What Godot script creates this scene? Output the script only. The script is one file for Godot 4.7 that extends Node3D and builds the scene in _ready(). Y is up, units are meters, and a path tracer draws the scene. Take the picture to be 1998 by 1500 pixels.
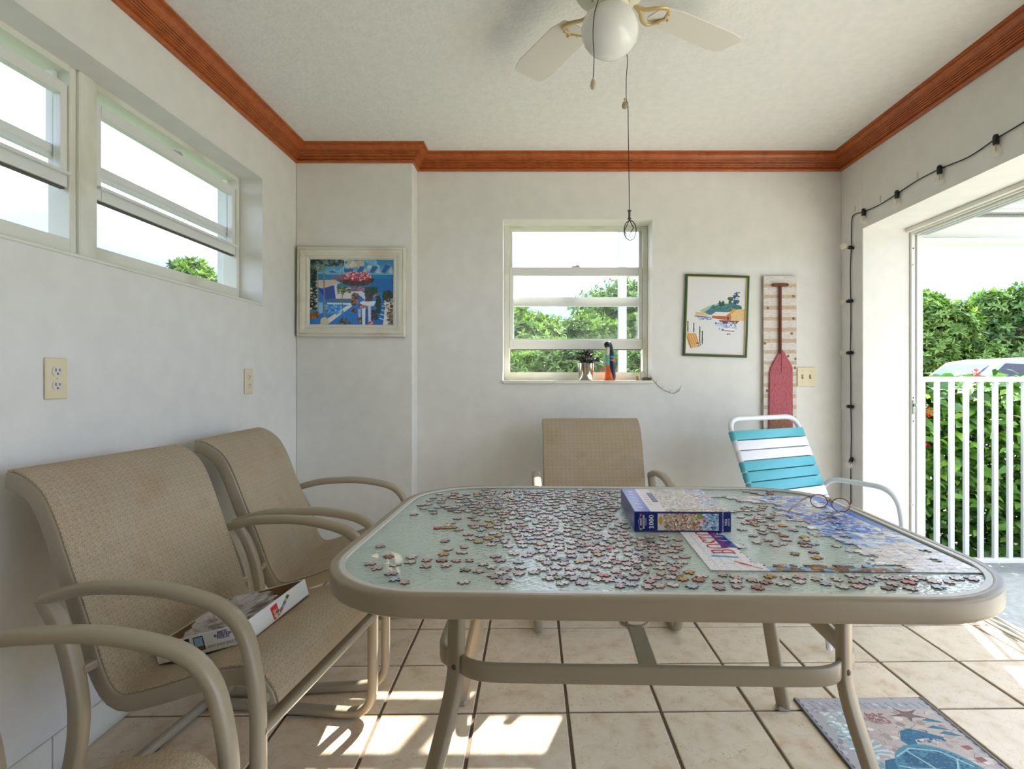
extends Node3D
# A sun room with a patio table covered in a jigsaw puzzle. Units are metres, y is up; the camera stands at x = 0, z = 0 and looks along -z.

const F := 1080.0      # focal length in pixels of the 1998 x 1500 frame
const CX := 1055.0     # where the view direction meets the picture
const CY := 738.0
const EYE := 1.10
const WL := -1.36      # inner face of the left wall
const WR := 1.739      # inner face of the right wall
const ZB := -3.2025    # inner face of the back wall
const ZP := -3.079     # front of the pier beside the back wall
const XP := -0.713     # side of that pier
const CEIL := 2.385
const REAR := 1.7      # rear wall behind the camera
const TAB := 0.70      # table top

var M := {}
var counts := {}
var rng := RandomNumberGenerator.new()

func _ready():
	rng.seed = 11
	set_view()
	set_materials()
	room()
	outside()
	window_back()
	windows_left()
	doorway()
	crown()
	table()
	sling_chairs()
	strap_chair()
	puzzle()
	wall_things()
	sill_things()
	fan()
	string_lights()
	door_mat()

# ---------------------------------------------------------------- view and light
func set_view():
	var cam := Camera3D.new()
	cam.name = "camera"
	cam.projection = Camera3D.PROJECTION_FRUSTUM
	cam.near = 0.05
	cam.far = 300.0
	cam.size = 1500.0 / F * cam.near
	cam.frustum_offset = Vector2((999.0 - CX) / F, (CY - 750.0) / F) * cam.near
	cam.position = Vector3(0, EYE, 0)
	add_child(cam)
	cam.current = true
	var we := WorldEnvironment.new()
	we.name = "world"
	var e := Environment.new()
	e.background_mode = Environment.BG_SKY
	e.tonemap_mode = Environment.TONE_MAPPER_LINEAR
	e.tonemap_exposure = 1.55
	e.sdfgi_enabled = true
	e.ssao_enabled = true
	e.ssil_enabled = true
	var sky := Sky.new()
	var pan := PanoramaSkyMaterial.new()
	pan.panorama = ImageTexture.create_from_image(sky_image())
	pan.energy_multiplier = 3.2
	sky.sky_material = pan
	e.sky = sky
	we.environment = e
	add_child(we)
	var sun := DirectionalLight3D.new()
	sun.name = "sun"
	var az := deg_to_rad(18.5)
	var el := deg_to_rad(39.5)
	var go := Vector3(-sin(az) * cos(el), -sin(el), cos(az) * cos(el))
	sun.basis = Basis.looking_at(go, Vector3.UP)
	sun.light_color = Color(1.0, 0.965, 0.90)
	sun.light_energy = 6.0
	sun.light_angular_distance = 0.6
	sun.shadow_enabled = true
	add_child(sun)

func sky_image() -> Image:
	var w := 1024
	var h := 512
	var im := Image.create(w, h, false, Image.FORMAT_RGBAF)
	var n := FastNoiseLite.new()
	n.seed = 5
	n.frequency = 1.0
	n.fractal_octaves = 5
	for y in h:
		var up := (0.5 - (y + 0.5) / h) * PI
		for x in w:
			var a := (x + 0.5) / w * TAU
			var d := Vector3(cos(a) * cos(up), sin(up), sin(a) * cos(up))
			var t := clampf(d.y, 0.0, 1.0)
			var c := Color(0.30, 0.46, 0.72).lerp(Color(0.12, 0.26, 0.60), pow(t, 0.5))
			var q := Vector3(d.x, d.y * 2.6, d.z) * 1.6
			var v := n.get_noise_3dv(q)
			var cl := smoothstep(-0.22, 0.26, v)
			c = c.lerp(Color(0.95, 0.97, 1.0), cl * 0.9)
			if d.y < 0.0:
				c = Color(0.30, 0.31, 0.28)
			im.set_pixel(x, y, c)
	return im

# ---------------------------------------------------------------- pixels to places
func px(x: float, y: float, d: float) -> Vector3:
	return Vector3((x - CX) * d / F, EYE + (CY - y) * d / F, -d)
func on_left(x: float, y: float, off := 0.0) -> Vector3:
	return px(x, y, F * (WL + off) / (x - CX))
func on_right(x: float, y: float, off := 0.0) -> Vector3:
	return px(x, y, F * (WR - off) / (x - CX))
func on_level(x: float, y: float, h: float) -> Vector3:
	return px(x, y, F * (EYE - h) / (y - CY))

# ---------------------------------------------------------------- nodes
func numbered(called: String) -> String:
	counts[called] = counts.get(called, -1) + 1
	return called if counts[called] == 0 else "%s_%03d" % [called, counts[called]]

func tag(o: Node, label: String, category: String, group := "", kind := "") -> Node:
	if label: o.set_meta("label", label)
	if category: o.set_meta("category", category)
	if group: o.set_meta("group", group)
	if kind: o.set_meta("kind", kind)
	return o

func thing(called: String, label: String, category: String, at := Vector3.ZERO, turn := 0.0, group := "") -> Node3D:
	var o := Node3D.new()
	o.name = numbered(called)
	add_child(o)
	o.position = at
	o.rotation.y = turn
	tag(o, label, category, group)
	return o

func copy_of(o: Node3D, at: Vector3, turn: float, label := "") -> Node3D:
	var c: Node3D = o.duplicate()
	c.name = numbered(String(o.name))
	add_child(c)
	c.position = at
	c.rotation.y = turn
	if label: c.set_meta("label", label)
	return c

func part(parent: Node, called: String, st, m: Material, label := "") -> MeshInstance3D:
	var o := MeshInstance3D.new()
	if st is SurfaceTool:
		o.mesh = done(st)
	else:
		o.mesh = st
	o.material_override = m
	o.name = called
	if parent == self: o.name = numbered(called)
	parent.add_child(o, true)
	if label: o.set_meta("label", label)
	return o

func structure(called: String, st, m: Material, parent: Node = self) -> MeshInstance3D:
	var o := part(parent, called, st, m)
	if parent == self: o.set_meta("kind", "structure")
	return o

# ---------------------------------------------------------------- shapes
func mb() -> SurfaceTool:
	var st := SurfaceTool.new()
	st.begin(Mesh.PRIMITIVE_TRIANGLES)
	return st

func done(st: SurfaceTool) -> ArrayMesh:
	st.generate_normals()
	return st.commit()

func face(st: SurfaceTool, p: Array, out: Vector3, group := -1, uv: Array = []):
	var n: Vector3 = (p[0] - p[2]).cross(p[0] - p[1])
	if p.size() > 3 and n.length() < 1e-12:
		n = (p[0] - p[3]).cross(p[0] - p[2])
	var q := p
	var w := uv
	if n.dot(out) < 0.0:
		q = p.duplicate()
		q.reverse()
		w = uv.duplicate()
		w.reverse()
	st.set_smooth_group(group)
	for k in range(1, q.size() - 1):
		for i in [0, k, k + 1]:
			st.set_uv(w[i] if w else Vector2.ZERO)
			st.add_vertex(q[i])

# chamfered box
func box(st: SurfaceTool, c: Vector3, size: Vector3, bev := 0.0, b := Basis.IDENTITY):
	var h := size * 0.5
	bev = minf(bev, minf(h.x, minf(h.y, h.z)) * 0.95)
	if bev <= 0.0:
		for ax in 3:
			for s in [-1.0, 1.0]:
				var pts := []
				for q in [[-1, -1], [1, -1], [1, 1], [-1, 1]]:
					var v := Vector3.ZERO
					v[ax] = s * h[ax]
					v[(ax + 1) % 3] = q[0] * h[(ax + 1) % 3]
					v[(ax + 2) % 3] = q[1] * h[(ax + 2) % 3]
					pts.append(c + b * v)
				var o := Vector3.ZERO
				o[ax] = s
				face(st, pts, b * o)
		return
	var V := func(sx, sy, sz, ax) -> Vector3:
		var v := Vector3(sx * h.x, sy * h.y, sz * h.z)
		for k in 3:
			if k != ax: v[k] -= signf(v[k]) * bev
		return c + b * v
	for ax in 3:
		for s in [-1.0, 1.0]:
			var pts := []
			for q in [[-1, -1], [1, -1], [1, 1], [-1, 1]]:
				var g := [0, 0, 0]
				g[ax] = s
				g[(ax + 1) % 3] = q[0]
				g[(ax + 2) % 3] = q[1]
				pts.append(V.call(g[0], g[1], g[2], ax))
			var o := Vector3.ZERO
			o[ax] = s
			face(st, pts, b * o)
	for ax in 3:
		var a1 := (ax + 1) % 3
		var a2 := (ax + 2) % 3
		for s in [-1, 1]:
			for t in [-1, 1]:
				var g := [0, 0, 0]
				g[a1] = s
				g[a2] = t
				g[ax] = -1
				var p0: Vector3 = V.call(g[0], g[1], g[2], a1)
				var p1: Vector3 = V.call(g[0], g[1], g[2], a2)
				g[ax] = 1
				var p2: Vector3 = V.call(g[0], g[1], g[2], a2)
				var p3: Vector3 = V.call(g[0], g[1], g[2], a1)
				var o := Vector3.ZERO
				o[a1] = s
				o[a2] = t
				face(st, [p0, p1, p2, p3], b * o)
	for sx in [-1, 1]:
		for sy in [-1, 1]:
			for sz in [-1, 1]:
				face(st, [V.call(sx, sy, sz, 0), V.call(sx, sy, sz, 1), V.call(sx, sy, sz, 2)], b * Vector3(sx, sy, sz))

func box2(st: SurfaceTool, a: Vector3, e: Vector3, bev := 0.0):
	box(st, (a + e) * 0.5, (e - a).abs(), bev)

func oval(rx: float, ry: float, n := 12, power := 2.0) -> PackedVector2Array:
	var r := PackedVector2Array()
	for k in n:
		var a := TAU * k / n
		var c := cos(a)
		var s := sin(a)
		r.append(Vector2(signf(c) * pow(absf(c), 2.0 / power) * rx, signf(s) * pow(absf(s), 2.0 / power) * ry))
	return r

func rect(w: float, h: float) -> PackedVector2Array:
	return PackedVector2Array([Vector2(-w, -h) * 0.5, Vector2(w, -h) * 0.5, Vector2(w, h) * 0.5, Vector2(-w, h) * 0.5])

# sweeps a profile along a path; with a side vector the profile's x stays along it
func tube(st: SurfaceTool, path: Array, prof: PackedVector2Array, side := Vector3.ZERO, sharp := false, closed := false, scales: Array = []):
	var n := path.size()
	var rings := []
	var len_ := 0.0
	var lens := []
	var s := side
	for i in n:
		var t: Vector3
		if closed:
			t = (path[(i + 1) % n] - path[(i - 1 + n) % n]).normalized()
		else:
			t = (path[mini(i + 1, n - 1)] - path[maxi(i - 1, 0)]).normalized()
		if side == Vector3.ZERO:
			if i == 0:
				s = t.cross(Vector3.UP if absf(t.y) < 0.9 else Vector3.RIGHT).normalized()
			s = (s - t * s.dot(t)).normalized()
		var nn := s.cross(t).normalized()
		var ss := s if side == Vector3.ZERO else side
		var k: float = scales[i] if scales else 1.0
		var ring := []
		for p in prof:
			ring.append(path[i] + ss * p.x * k + nn * p.y * k)
		rings.append(ring)
		if i > 0: len_ += (path[i] - path[i - 1]).length()
		lens.append(len_)
	var m := prof.size()
	for i in (n if closed else n - 1):
		var i2 := (i + 1) % n
		var c: Vector3 = (path[i] + path[i2]) * 0.5
		for j in m:
			var j2 := (j + 1) % m
			var q := [rings[i][j], rings[i][j2], rings[i2][j2], rings[i2][j]]
			var mid: Vector3 = (q[0] + q[1] + q[2] + q[3]) * 0.25
			var l2: float = lens[i2] if i2 > i else len_ + 0.01
			face(st, q, mid - c, j if sharp else 0, [Vector2(prof[j].x, lens[i]), Vector2(prof[j2].x, lens[i]), Vector2(prof[j2].x, l2), Vector2(prof[j].x, l2)])
	if not closed:
		face(st, rings[0], path[0] - path[1], -1, ends_uv(m))
		face(st, rings[n - 1], path[n - 1] - path[n - 2], -1, ends_uv(m))

func ends_uv(m: int) -> Array:
	var r := []
	r.resize(m)
	r.fill(Vector2.ZERO)
	return r

func curve(p: Array, per := 6, closed := false) -> Array:
	var r := []
	var n := p.size()
	for i in (n if closed else n - 1):
		var a = p[(i - 1 + n) % n] if closed else p[maxi(i - 1, 0)]
		var b = p[i]
		var c = p[(i + 1) % n]
		var d = p[(i + 2) % n] if closed else p[mini(i + 2, n - 1)]
		for k in per:
			var t := float(k) / per
			r.append(b.cubic_interpolate(c, a, d, t))
	if not closed: r.append(p[n - 1])
	return r

# rounds the corners of a polyline
func rounded(p: Array, rad: float, per := 6, closed := false) -> Array:
	var r := []
	var n := p.size()
	for i in n:
		if not closed and (i == 0 or i == n - 1):
			r.append(p[i])
			continue
		var a = (p[(i - 1 + n) % n] - p[i])
		var b = (p[(i + 1) % n] - p[i])
		var k := minf(rad, minf(a.length(), b.length()) * 0.5)
		var s = p[i] + a.normalized() * k
		var e = p[i] + b.normalized() * k
		for j in per + 1:
			var t := float(j) / per
			r.append(s.lerp(p[i], t).lerp(p[i].lerp(e, t), t))
	return r

func lathe(st: SurfaceTool, prof: Array, at := Vector3.ZERO, seg := 20, b := Basis.IDENTITY, group := 0):
	for k in seg:
		var a0 := TAU * k / seg
		var a1 := TAU * (k + 1) / seg
		for i in prof.size() - 1:
			var p: Vector2 = prof[i]
			var q: Vector2 = prof[i + 1]
			var pts := []
			for w in [[p, a0], [q, a0], [q, a1], [p, a1]]:
				pts.append(at + b * Vector3(cos(w[1]) * w[0].x, w[0].y, sin(w[1]) * w[0].x))
			var clean := []
			for v in pts:
				if clean.is_empty() or ((v - clean[-1]).length() > 1e-6 and (v - clean[0]).length() > 1e-6): clean.append(v)
			if clean.size() < 3: continue
			var am := (a0 + a1) * 0.5
			var dir := q - p
			face(st, clean, b * Vector3(cos(am) * dir.y, -dir.x, sin(am) * dir.y), group)

func ball(st: SurfaceTool, c: Vector3, r: Vector3, seg := 16, rows := 10, b := Basis.IDENTITY):
	for i in rows:
		var u0 := PI * i / rows - PI / 2
		var u1 := PI * (i + 1) / rows - PI / 2
		for k in seg:
			var a0 := TAU * k / seg
			var a1 := TAU * (k + 1) / seg
			var q := []
			for w in [[u0, a0], [u1, a0], [u1, a1], [u0, a1]]:
				var v := Vector3(cos(w[0]) * cos(w[1]), sin(w[0]), cos(w[0]) * sin(w[1]))
				if i == 0 and w[0] == u0: v = Vector3(0, -1, 0)
				if i == rows - 1 and w[0] == u1: v = Vector3(0, 1, 0)
				v = c + b * (v * r)
				if q.is_empty() or ((v - q[-1]).length() > 1e-7 and (v - q[0]).length() > 1e-7): q.append(v)
			if q.size() > 2: face(st, q, (q[0] + q[1] + q[2]) / 3.0 - c, 0)

# a flat polygon given thickness; x, y of the polygon run along ux, uy
func slab(st: SurfaceTool, poly: PackedVector2Array, at: Vector3, ux: Vector3, uy: Vector3, thick: float, bev := 0.0, uvscale := Vector2.ONE, uvoff := Vector2.ZERO, edge := Color(0, 0, 0, 0)):
	var n := ux.cross(uy).normalized()
	var top := poly
	if bev > 0.0:
		var o := Geometry2D.offset_polygon(poly, -bev)
		if o.size() == 1 and o[0].size() == poly.size():
			var best := 0
			for k in o[0].size():
				if o[0][k].distance_to(poly[0]) < o[0][best].distance_to(poly[0]): best = k
			var sorted := PackedVector2Array()
			var same := Geometry2D.is_polygon_clockwise(o[0]) == Geometry2D.is_polygon_clockwise(poly)
			for k in poly.size():
				sorted.append(o[0][(best + (k if same else -k) + poly.size() * 2) % poly.size()])
			top = sorted
		else:
			bev = 0.0
	if edge.a > 0.0: st.set_color(Color.WHITE)
	var idx := Geometry2D.triangulate_polygon(top)
	for k in range(0, idx.size(), 3):
		var p := []
		var u := []
		for j in 3:
			var v := top[idx[k + j]]
			p.append(at + ux * v.x + uy * v.y + n * thick)
			u.append(v * uvscale + uvoff)
		face(st, p, n, 1, u)
	if edge.a > 0.0: st.set_color(edge)
	var idb := Geometry2D.triangulate_polygon(poly)
	for k in range(0, idb.size(), 3):
		var p := []
		var u := []
		for j in 3:
			var v := poly[idb[k + j]]
			p.append(at + ux * v.x + uy * v.y)
			u.append(v * uvscale + uvoff)
		face(st, p, -n, 2, u)
	var mid := Vector2.ZERO
	for v in poly: mid += v / poly.size()
	var cw := Geometry2D.is_polygon_clockwise(poly)
	for k in poly.size():
		var a := poly[k]
		var b := poly[(k + 1) % poly.size()]
		var e := (b - a)
		var o2 := Vector2(-e.y, e.x) if cw else Vector2(e.y, -e.x)
		var out := ux * o2.x + uy * o2.y
		var hi := thick - bev
		var p0 := at + ux * a.x + uy * a.y
		var p1 := at + ux * b.x + uy * b.y
		var ua := a * uvscale + uvoff
		var ub := b * uvscale + uvoff
		face(st, [p0, p1, p1 + n * hi, p0 + n * hi], out, -1, [ua, ub, ub, ua])
		if bev > 0.0:
			var t0 := at + ux * top[k].x + uy * top[k].y + n * thick
			var t1 := at + ux * top[(k + 1) % poly.size()].x + uy * top[(k + 1) % poly.size()].y + n * thick
			face(st, [p0 + n * hi, p1 + n * hi, t1, t0], out + n * out.length(), -1, [ua, ub, ub, ua])

func card(st: SurfaceTool, c: Vector3, ux: Vector3, uy: Vector3, out: Vector3):
	# a picture surface with its uv: u along ux, v down from uy
	face(st, [c - ux - uy, c + ux - uy, c + ux + uy, c - ux + uy], out, -1, [Vector2(0, 1), Vector2(1, 1), Vector2(1, 0), Vector2(0, 0)])

# ---------------------------------------------------------------- painted pictures
class Canvas:
	var im: Image
	var w: int
	var h: int
	var r := RandomNumberGenerator.new()
	func _init(width: int, height: int, c: Color):
		w = width
		h = height
		r.seed = 3
		im = Image.create(w, h, false, Image.FORMAT_RGB8)
		im.fill(c)
	func jit(c: Color, j: float) -> Color:
		var k := 1.0 + r.randf_range(-j, j)
		return Color(clampf(c.r * k, 0, 1), clampf(c.g * k, 0, 1), clampf(c.b * k, 0, 1))
	func poly(p: Array, c: Color, j := 0.0):
		var y0 := 1e9
		var y1 := -1e9
		for q in p:
			y0 = minf(y0, q[1] * h)
			y1 = maxf(y1, q[1] * h)
		for y in range(maxi(0, int(y0)), mini(h, int(ceil(y1)))):
			var xs := []
			for k in p.size():
				var a = p[k]
				var b = p[(k + 1) % p.size()]
				var ay: float = a[1] * h
				var by: float = b[1] * h
				if (ay <= y + 0.5) != (by <= y + 0.5):
					xs.append((a[0] + (b[0] - a[0]) * (y + 0.5 - ay) / (by - ay)) * w)
			xs.sort()
			for k in range(0, xs.size() - 1, 2):
				var x0 := maxi(0, int(round(xs[k])))
				var x1 := mini(w, int(round(xs[k + 1])))
				if x1 > x0:
					if j > 0.0:
						var x := x0
						while x < x1:
							var n := mini(r.randi_range(2, 7), x1 - x)
							im.fill_rect(Rect2i(x, y, n, 1), jit(c, j))
							x += n
					else:
						im.fill_rect(Rect2i(x0, y, x1 - x0, 1), c)
	func ell(cx: float, cy: float, rx: float, ry: float, c: Color, j := 0.0):
		var p := []
		for k in 24:
			p.append([cx + cos(TAU * k / 24) * rx, cy + sin(TAU * k / 24) * ry])
		poly(p, c, j)
	func line(x0: float, y0: float, x1: float, y1: float, t: float, c: Color, j := 0.0):
		var d := Vector2((x1 - x0) * w, (y1 - y0) * h)
		var n := Vector2(-d.y, d.x).normalized() * t * w * 0.5
		poly([[x0 + n.x / w, y0 + n.y / h], [x1 + n.x / w, y1 + n.y / h], [x1 - n.x / w, y1 - n.y / h], [x0 - n.x / w, y0 - n.y / h]], c, j)
	func dabs(x0: float, y0: float, x1: float, y1: float, n: int, s: float, cs: Array, inside := false):
		for k in n:
			var x := r.randf_range(x0, x1)
			var y := r.randf_range(y0, y1)
			if inside:
				var e := Vector2((x - (x0 + x1) / 2) / (x1 - x0) * 2, (y - (y0 + y1) / 2) / (y1 - y0) * 2)
				if e.length() > 1.0: continue
			var c: Color = cs[r.randi() % cs.size()]
			ell(x, y, s * r.randf_range(0.5, 1.2), s * r.randf_range(0.4, 1.0) * w / h, jit(c, 0.15))
	func tex() -> ImageTexture:
		return ImageTexture.create_from_image(im)
# ---------------------------------------------------------------- materials
func mat(c: Color, rough := 0.6, metal := 0.0, spec := 0.5) -> StandardMaterial3D:
	var m := StandardMaterial3D.new()
	m.albedo_color = c
	m.roughness = rough
	m.metallic = metal
	m.metallic_specular = spec
	return m

func noise_tex(seed_: int, freq: float, cols: Array, size := 512, oct := 4, stops: Array = []) -> NoiseTexture2D:
	var n := FastNoiseLite.new()
	n.seed = seed_
	n.frequency = freq
	n.noise_type = FastNoiseLite.TYPE_SIMPLEX_SMOOTH
	n.fractal_octaves = oct
	var t := NoiseTexture2D.new()
	t.width = size
	t.height = size
	t.seamless = true
	t.noise = n
	if cols:
		var g := Gradient.new()
		g.offsets = PackedFloat32Array(range(cols.size()).map(func(k): return float(k) / (cols.size() - 1)))
		if stops: g.offsets = PackedFloat32Array(stops)
		g.colors = PackedColorArray(cols)
		t.color_ramp = g
	return t

func grain(m: StandardMaterial3D, t: Texture2D, scale: Vector3, world := true) -> StandardMaterial3D:
	m.albedo_texture = t
	m.uv1_triplanar = true
	m.uv1_world_triplanar = world
	m.uv1_scale = scale
	return m

func relief(m: StandardMaterial3D, t: Texture2D, cm: float) -> StandardMaterial3D:
	m.heightmap_enabled = true
	m.heightmap_texture = t
	m.heightmap_scale = cm
	return m

func pane(c: Color, a: float) -> StandardMaterial3D:
	var m := mat(Color(c.r, c.g, c.b, a), 0.02)
	m.transparency = BaseMaterial3D.TRANSPARENCY_ALPHA
	return m

func set_materials():
	var plaster := noise_tex(1, 0.02, [Color(0.965, 0.965, 0.965), Color(1, 1, 1)], 512, 5)
	var lumps := noise_tex(2, 0.05, [], 512, 3)
	M.wall = relief(grain(mat(Color(0.915, 0.91, 0.885), 0.55), plaster, Vector3.ONE * 0.7), lumps, 0.02)
	M.ceiling = relief(grain(mat(Color(0.925, 0.92, 0.895), 0.8), plaster, Vector3.ONE * 1.6), lumps, 0.14)
	M.trim_white = mat(Color(0.90, 0.905, 0.89), 0.35)
	M.old_white = grain(mat(Color(0.90, 0.90, 0.85), 0.5), noise_tex(9, 0.006, [Color(0.93, 0.92, 0.89), Color(1, 1, 1), Color(1, 1, 1)], 256, 3), Vector3.ONE * 2.0)
	M.soft_seal = mat(Color(0.36, 0.33, 0.29), 0.7)
	M.glass = pane(Color(0.85, 0.95, 0.95), 0.04)
	M.screen = pane(Color(0.5, 0.52, 0.54), 0.16)
	M.tile = []
	var mottle := noise_tex(21, 0.008, [Color(0.90, 0.83, 0.74), Color(0.97, 0.94, 0.89), Color(1, 0.985, 0.955), Color(0.97, 0.945, 0.90)], 1024, 5)
	var pitted := noise_tex(24, 0.03, [], 512, 4)
	var cracks := noise_tex(23, 0.006, [Color(1, 1, 1), Color(1, 1, 1), Color(0.74, 0.64, 0.54), Color(1, 1, 1), Color(1, 1, 1), Color(0.86, 0.79, 0.72), Color(1, 1, 1), Color(1, 1, 1)], 1024, 6, [0.0, 0.375, 0.38, 0.385, 0.615, 0.62, 0.625, 1.0])
	for k in 3:
		var m := grain(mat([Color(0.915, 0.86, 0.785), Color(0.93, 0.875, 0.80), Color(0.90, 0.845, 0.77)][k], 0.30), mottle, Vector3.ONE * 1.1)
		m.detail_enabled = true
		m.detail_albedo = cracks
		m.detail_blend_mode = BaseMaterial3D.BLEND_MODE_MUL
		m.detail_uv_layer = BaseMaterial3D.DETAIL_UV_2
		m.uv2_triplanar = true
		m.uv2_world_triplanar = true
		m.uv2_scale = Vector3.ONE * 1.1
		relief(m, pitted, 0.05)
		M.tile.append(m)
	M.grout = grain(mat(Color(0.46, 0.40, 0.35), 0.9), mottle, Vector3.ONE * 6.0)
	var wood := noise_tex(31, 0.01, [Color(0.70, 0.62, 0.55), Color(1, 1, 1), Color(0.86, 0.80, 0.74), Color(1, 0.97, 0.92)], 512, 5)
	M.crown = grain(mat(Color(0.74, 0.40, 0.19), 0.36), wood, Vector3(1.5, 24, 1.5))
	M.crown_z = M.crown
	M.panelling = grain(mat(Color(0.42, 0.31, 0.22), 0.6), wood, Vector3(6, 1.0, 6))
	M.concrete = grain(mat(Color(0.80, 0.80, 0.77), 0.85), noise_tex(33, 0.05, [Color(0.85, 0.85, 0.85), Color(1, 1, 1)], 256), Vector3.ONE * 1.5)
	M.alu = mat(Color(0.80, 0.80, 0.78), 0.35, 0.6)
	M.frame = mat(Color(0.635, 0.59, 0.505), 0.34)
	M.table_frame = mat(Color(0.585, 0.53, 0.44), 0.34)
	M.dark = mat(Color(0.03, 0.03, 0.03), 0.5)
	M.black_plastic = mat(Color(0.035, 0.035, 0.04), 0.4)
	M.chrome = mat(Color(0.82, 0.82, 0.82), 0.15, 1.0)
	M.ivory = mat(Color(0.90, 0.85, 0.70), 0.35)
	M.ivory_dark = mat(Color(0.86, 0.84, 0.78), 0.35)
	# woven sling cloth: threads crossing over and under
	var wv := Image.create(64, 64, false, Image.FORMAT_RGB8)
	var wh := Image.create(64, 64, false, Image.FORMAT_RGB8)
	var r := RandomNumberGenerator.new()
	r.seed = 4
	for y in 64:
		for x in 64:
			var cx := x / 8
			var cy := y / 8
			var over := (cx + cy) % 2 == 0
			var u := absf((x % 8) - 3.5) / 4.0
			var v := absf((y % 8) - 3.5) / 4.0
			var hh := 1.0 - 0.75 * pow(v if over else u, 2.0) - 0.25 * pow(u if over else v, 2.0)
			var slub := 1.0 + 0.07 * sin(cx * 5.1 + cy * 12.7 + 3.0 * sin(cx * 2.3 + cy))   # uneven dye along the yarn
			var tone := Color(0.785, 0.73, 0.645) * slub
			var k := 1.0 + r.randf_range(-0.06, 0.06)
			wv.set_pixel(x, y, Color(tone.r * k, tone.g * k, tone.b * k))
			wh.set_pixel(x, y, Color(hh, hh, hh))
	M.sling = mat(Color(0.97, 0.955, 0.925), 0.75)
	M.sling.albedo_texture = ImageTexture.create_from_image(wv)
	M.sling.uv1_scale = Vector3(1, 1, 1) / 0.022
	relief(M.sling, ImageTexture.create_from_image(wh), 0.22)
	M.sling.detail_enabled = true
	M.sling.detail_albedo = noise_tex(41, 0.012, [Color(0.93, 0.89, 0.82), Color(1, 1, 1), Color(0.98, 0.96, 0.92), Color(1, 1, 1)], 256)
	M.sling.detail_blend_mode = BaseMaterial3D.BLEND_MODE_MUL
	M.sling.detail_uv_layer = BaseMaterial3D.DETAIL_UV_2
	M.sling.uv2_triplanar = true
	M.sling.uv2_world_triplanar = true
	M.sling.uv2_scale = Vector3(1, 1, 1) * 1.3
	# pebbled patio glass
	var g := pane(Color(0.80, 0.885, 0.855), 0.50)
	g.roughness = 0.07
	var pebbles := noise_tex(51, 0.035, [], 512, 2)
	g.uv1_triplanar = true
	g.uv1_world_triplanar = true
	g.uv1_scale = Vector3(2.6, 2.6, 5.5)
	M.table_glass = relief(g, pebbles, 0.10)
	M.grass = grain(mat(Color(0.22, 0.30, 0.11), 0.95), noise_tex(61, 0.05, [Color(0.6, 0.6, 0.5), Color(1, 1, 1)], 256), Vector3.ONE * 0.6)
	M.asphalt = mat(Color(0.27, 0.27, 0.27), 0.9)
	M.mulch = grain(mat(Color(0.34, 0.22, 0.14), 0.95), noise_tex(62, 0.1, [Color(0.4, 0.4, 0.4), Color(1, 1, 1)], 256), Vector3.ONE * 3.0)
	M.bark = grain(mat(Color(0.36, 0.30, 0.24), 0.95), noise_tex(63, 0.06, [Color(0.5, 0.5, 0.5), Color(1, 1, 1)], 256), Vector3(6, 1, 6))
	M.leaf = mat(Color(1, 1, 1), 0.45)
	M.leaf.vertex_color_use_as_albedo = true
	M.leaf.backlight_enabled = true
	M.leaf.backlight = Color(0.55, 0.62, 0.30)
	M.rail = mat(Color(0.82, 0.82, 0.83), 0.4)

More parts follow.
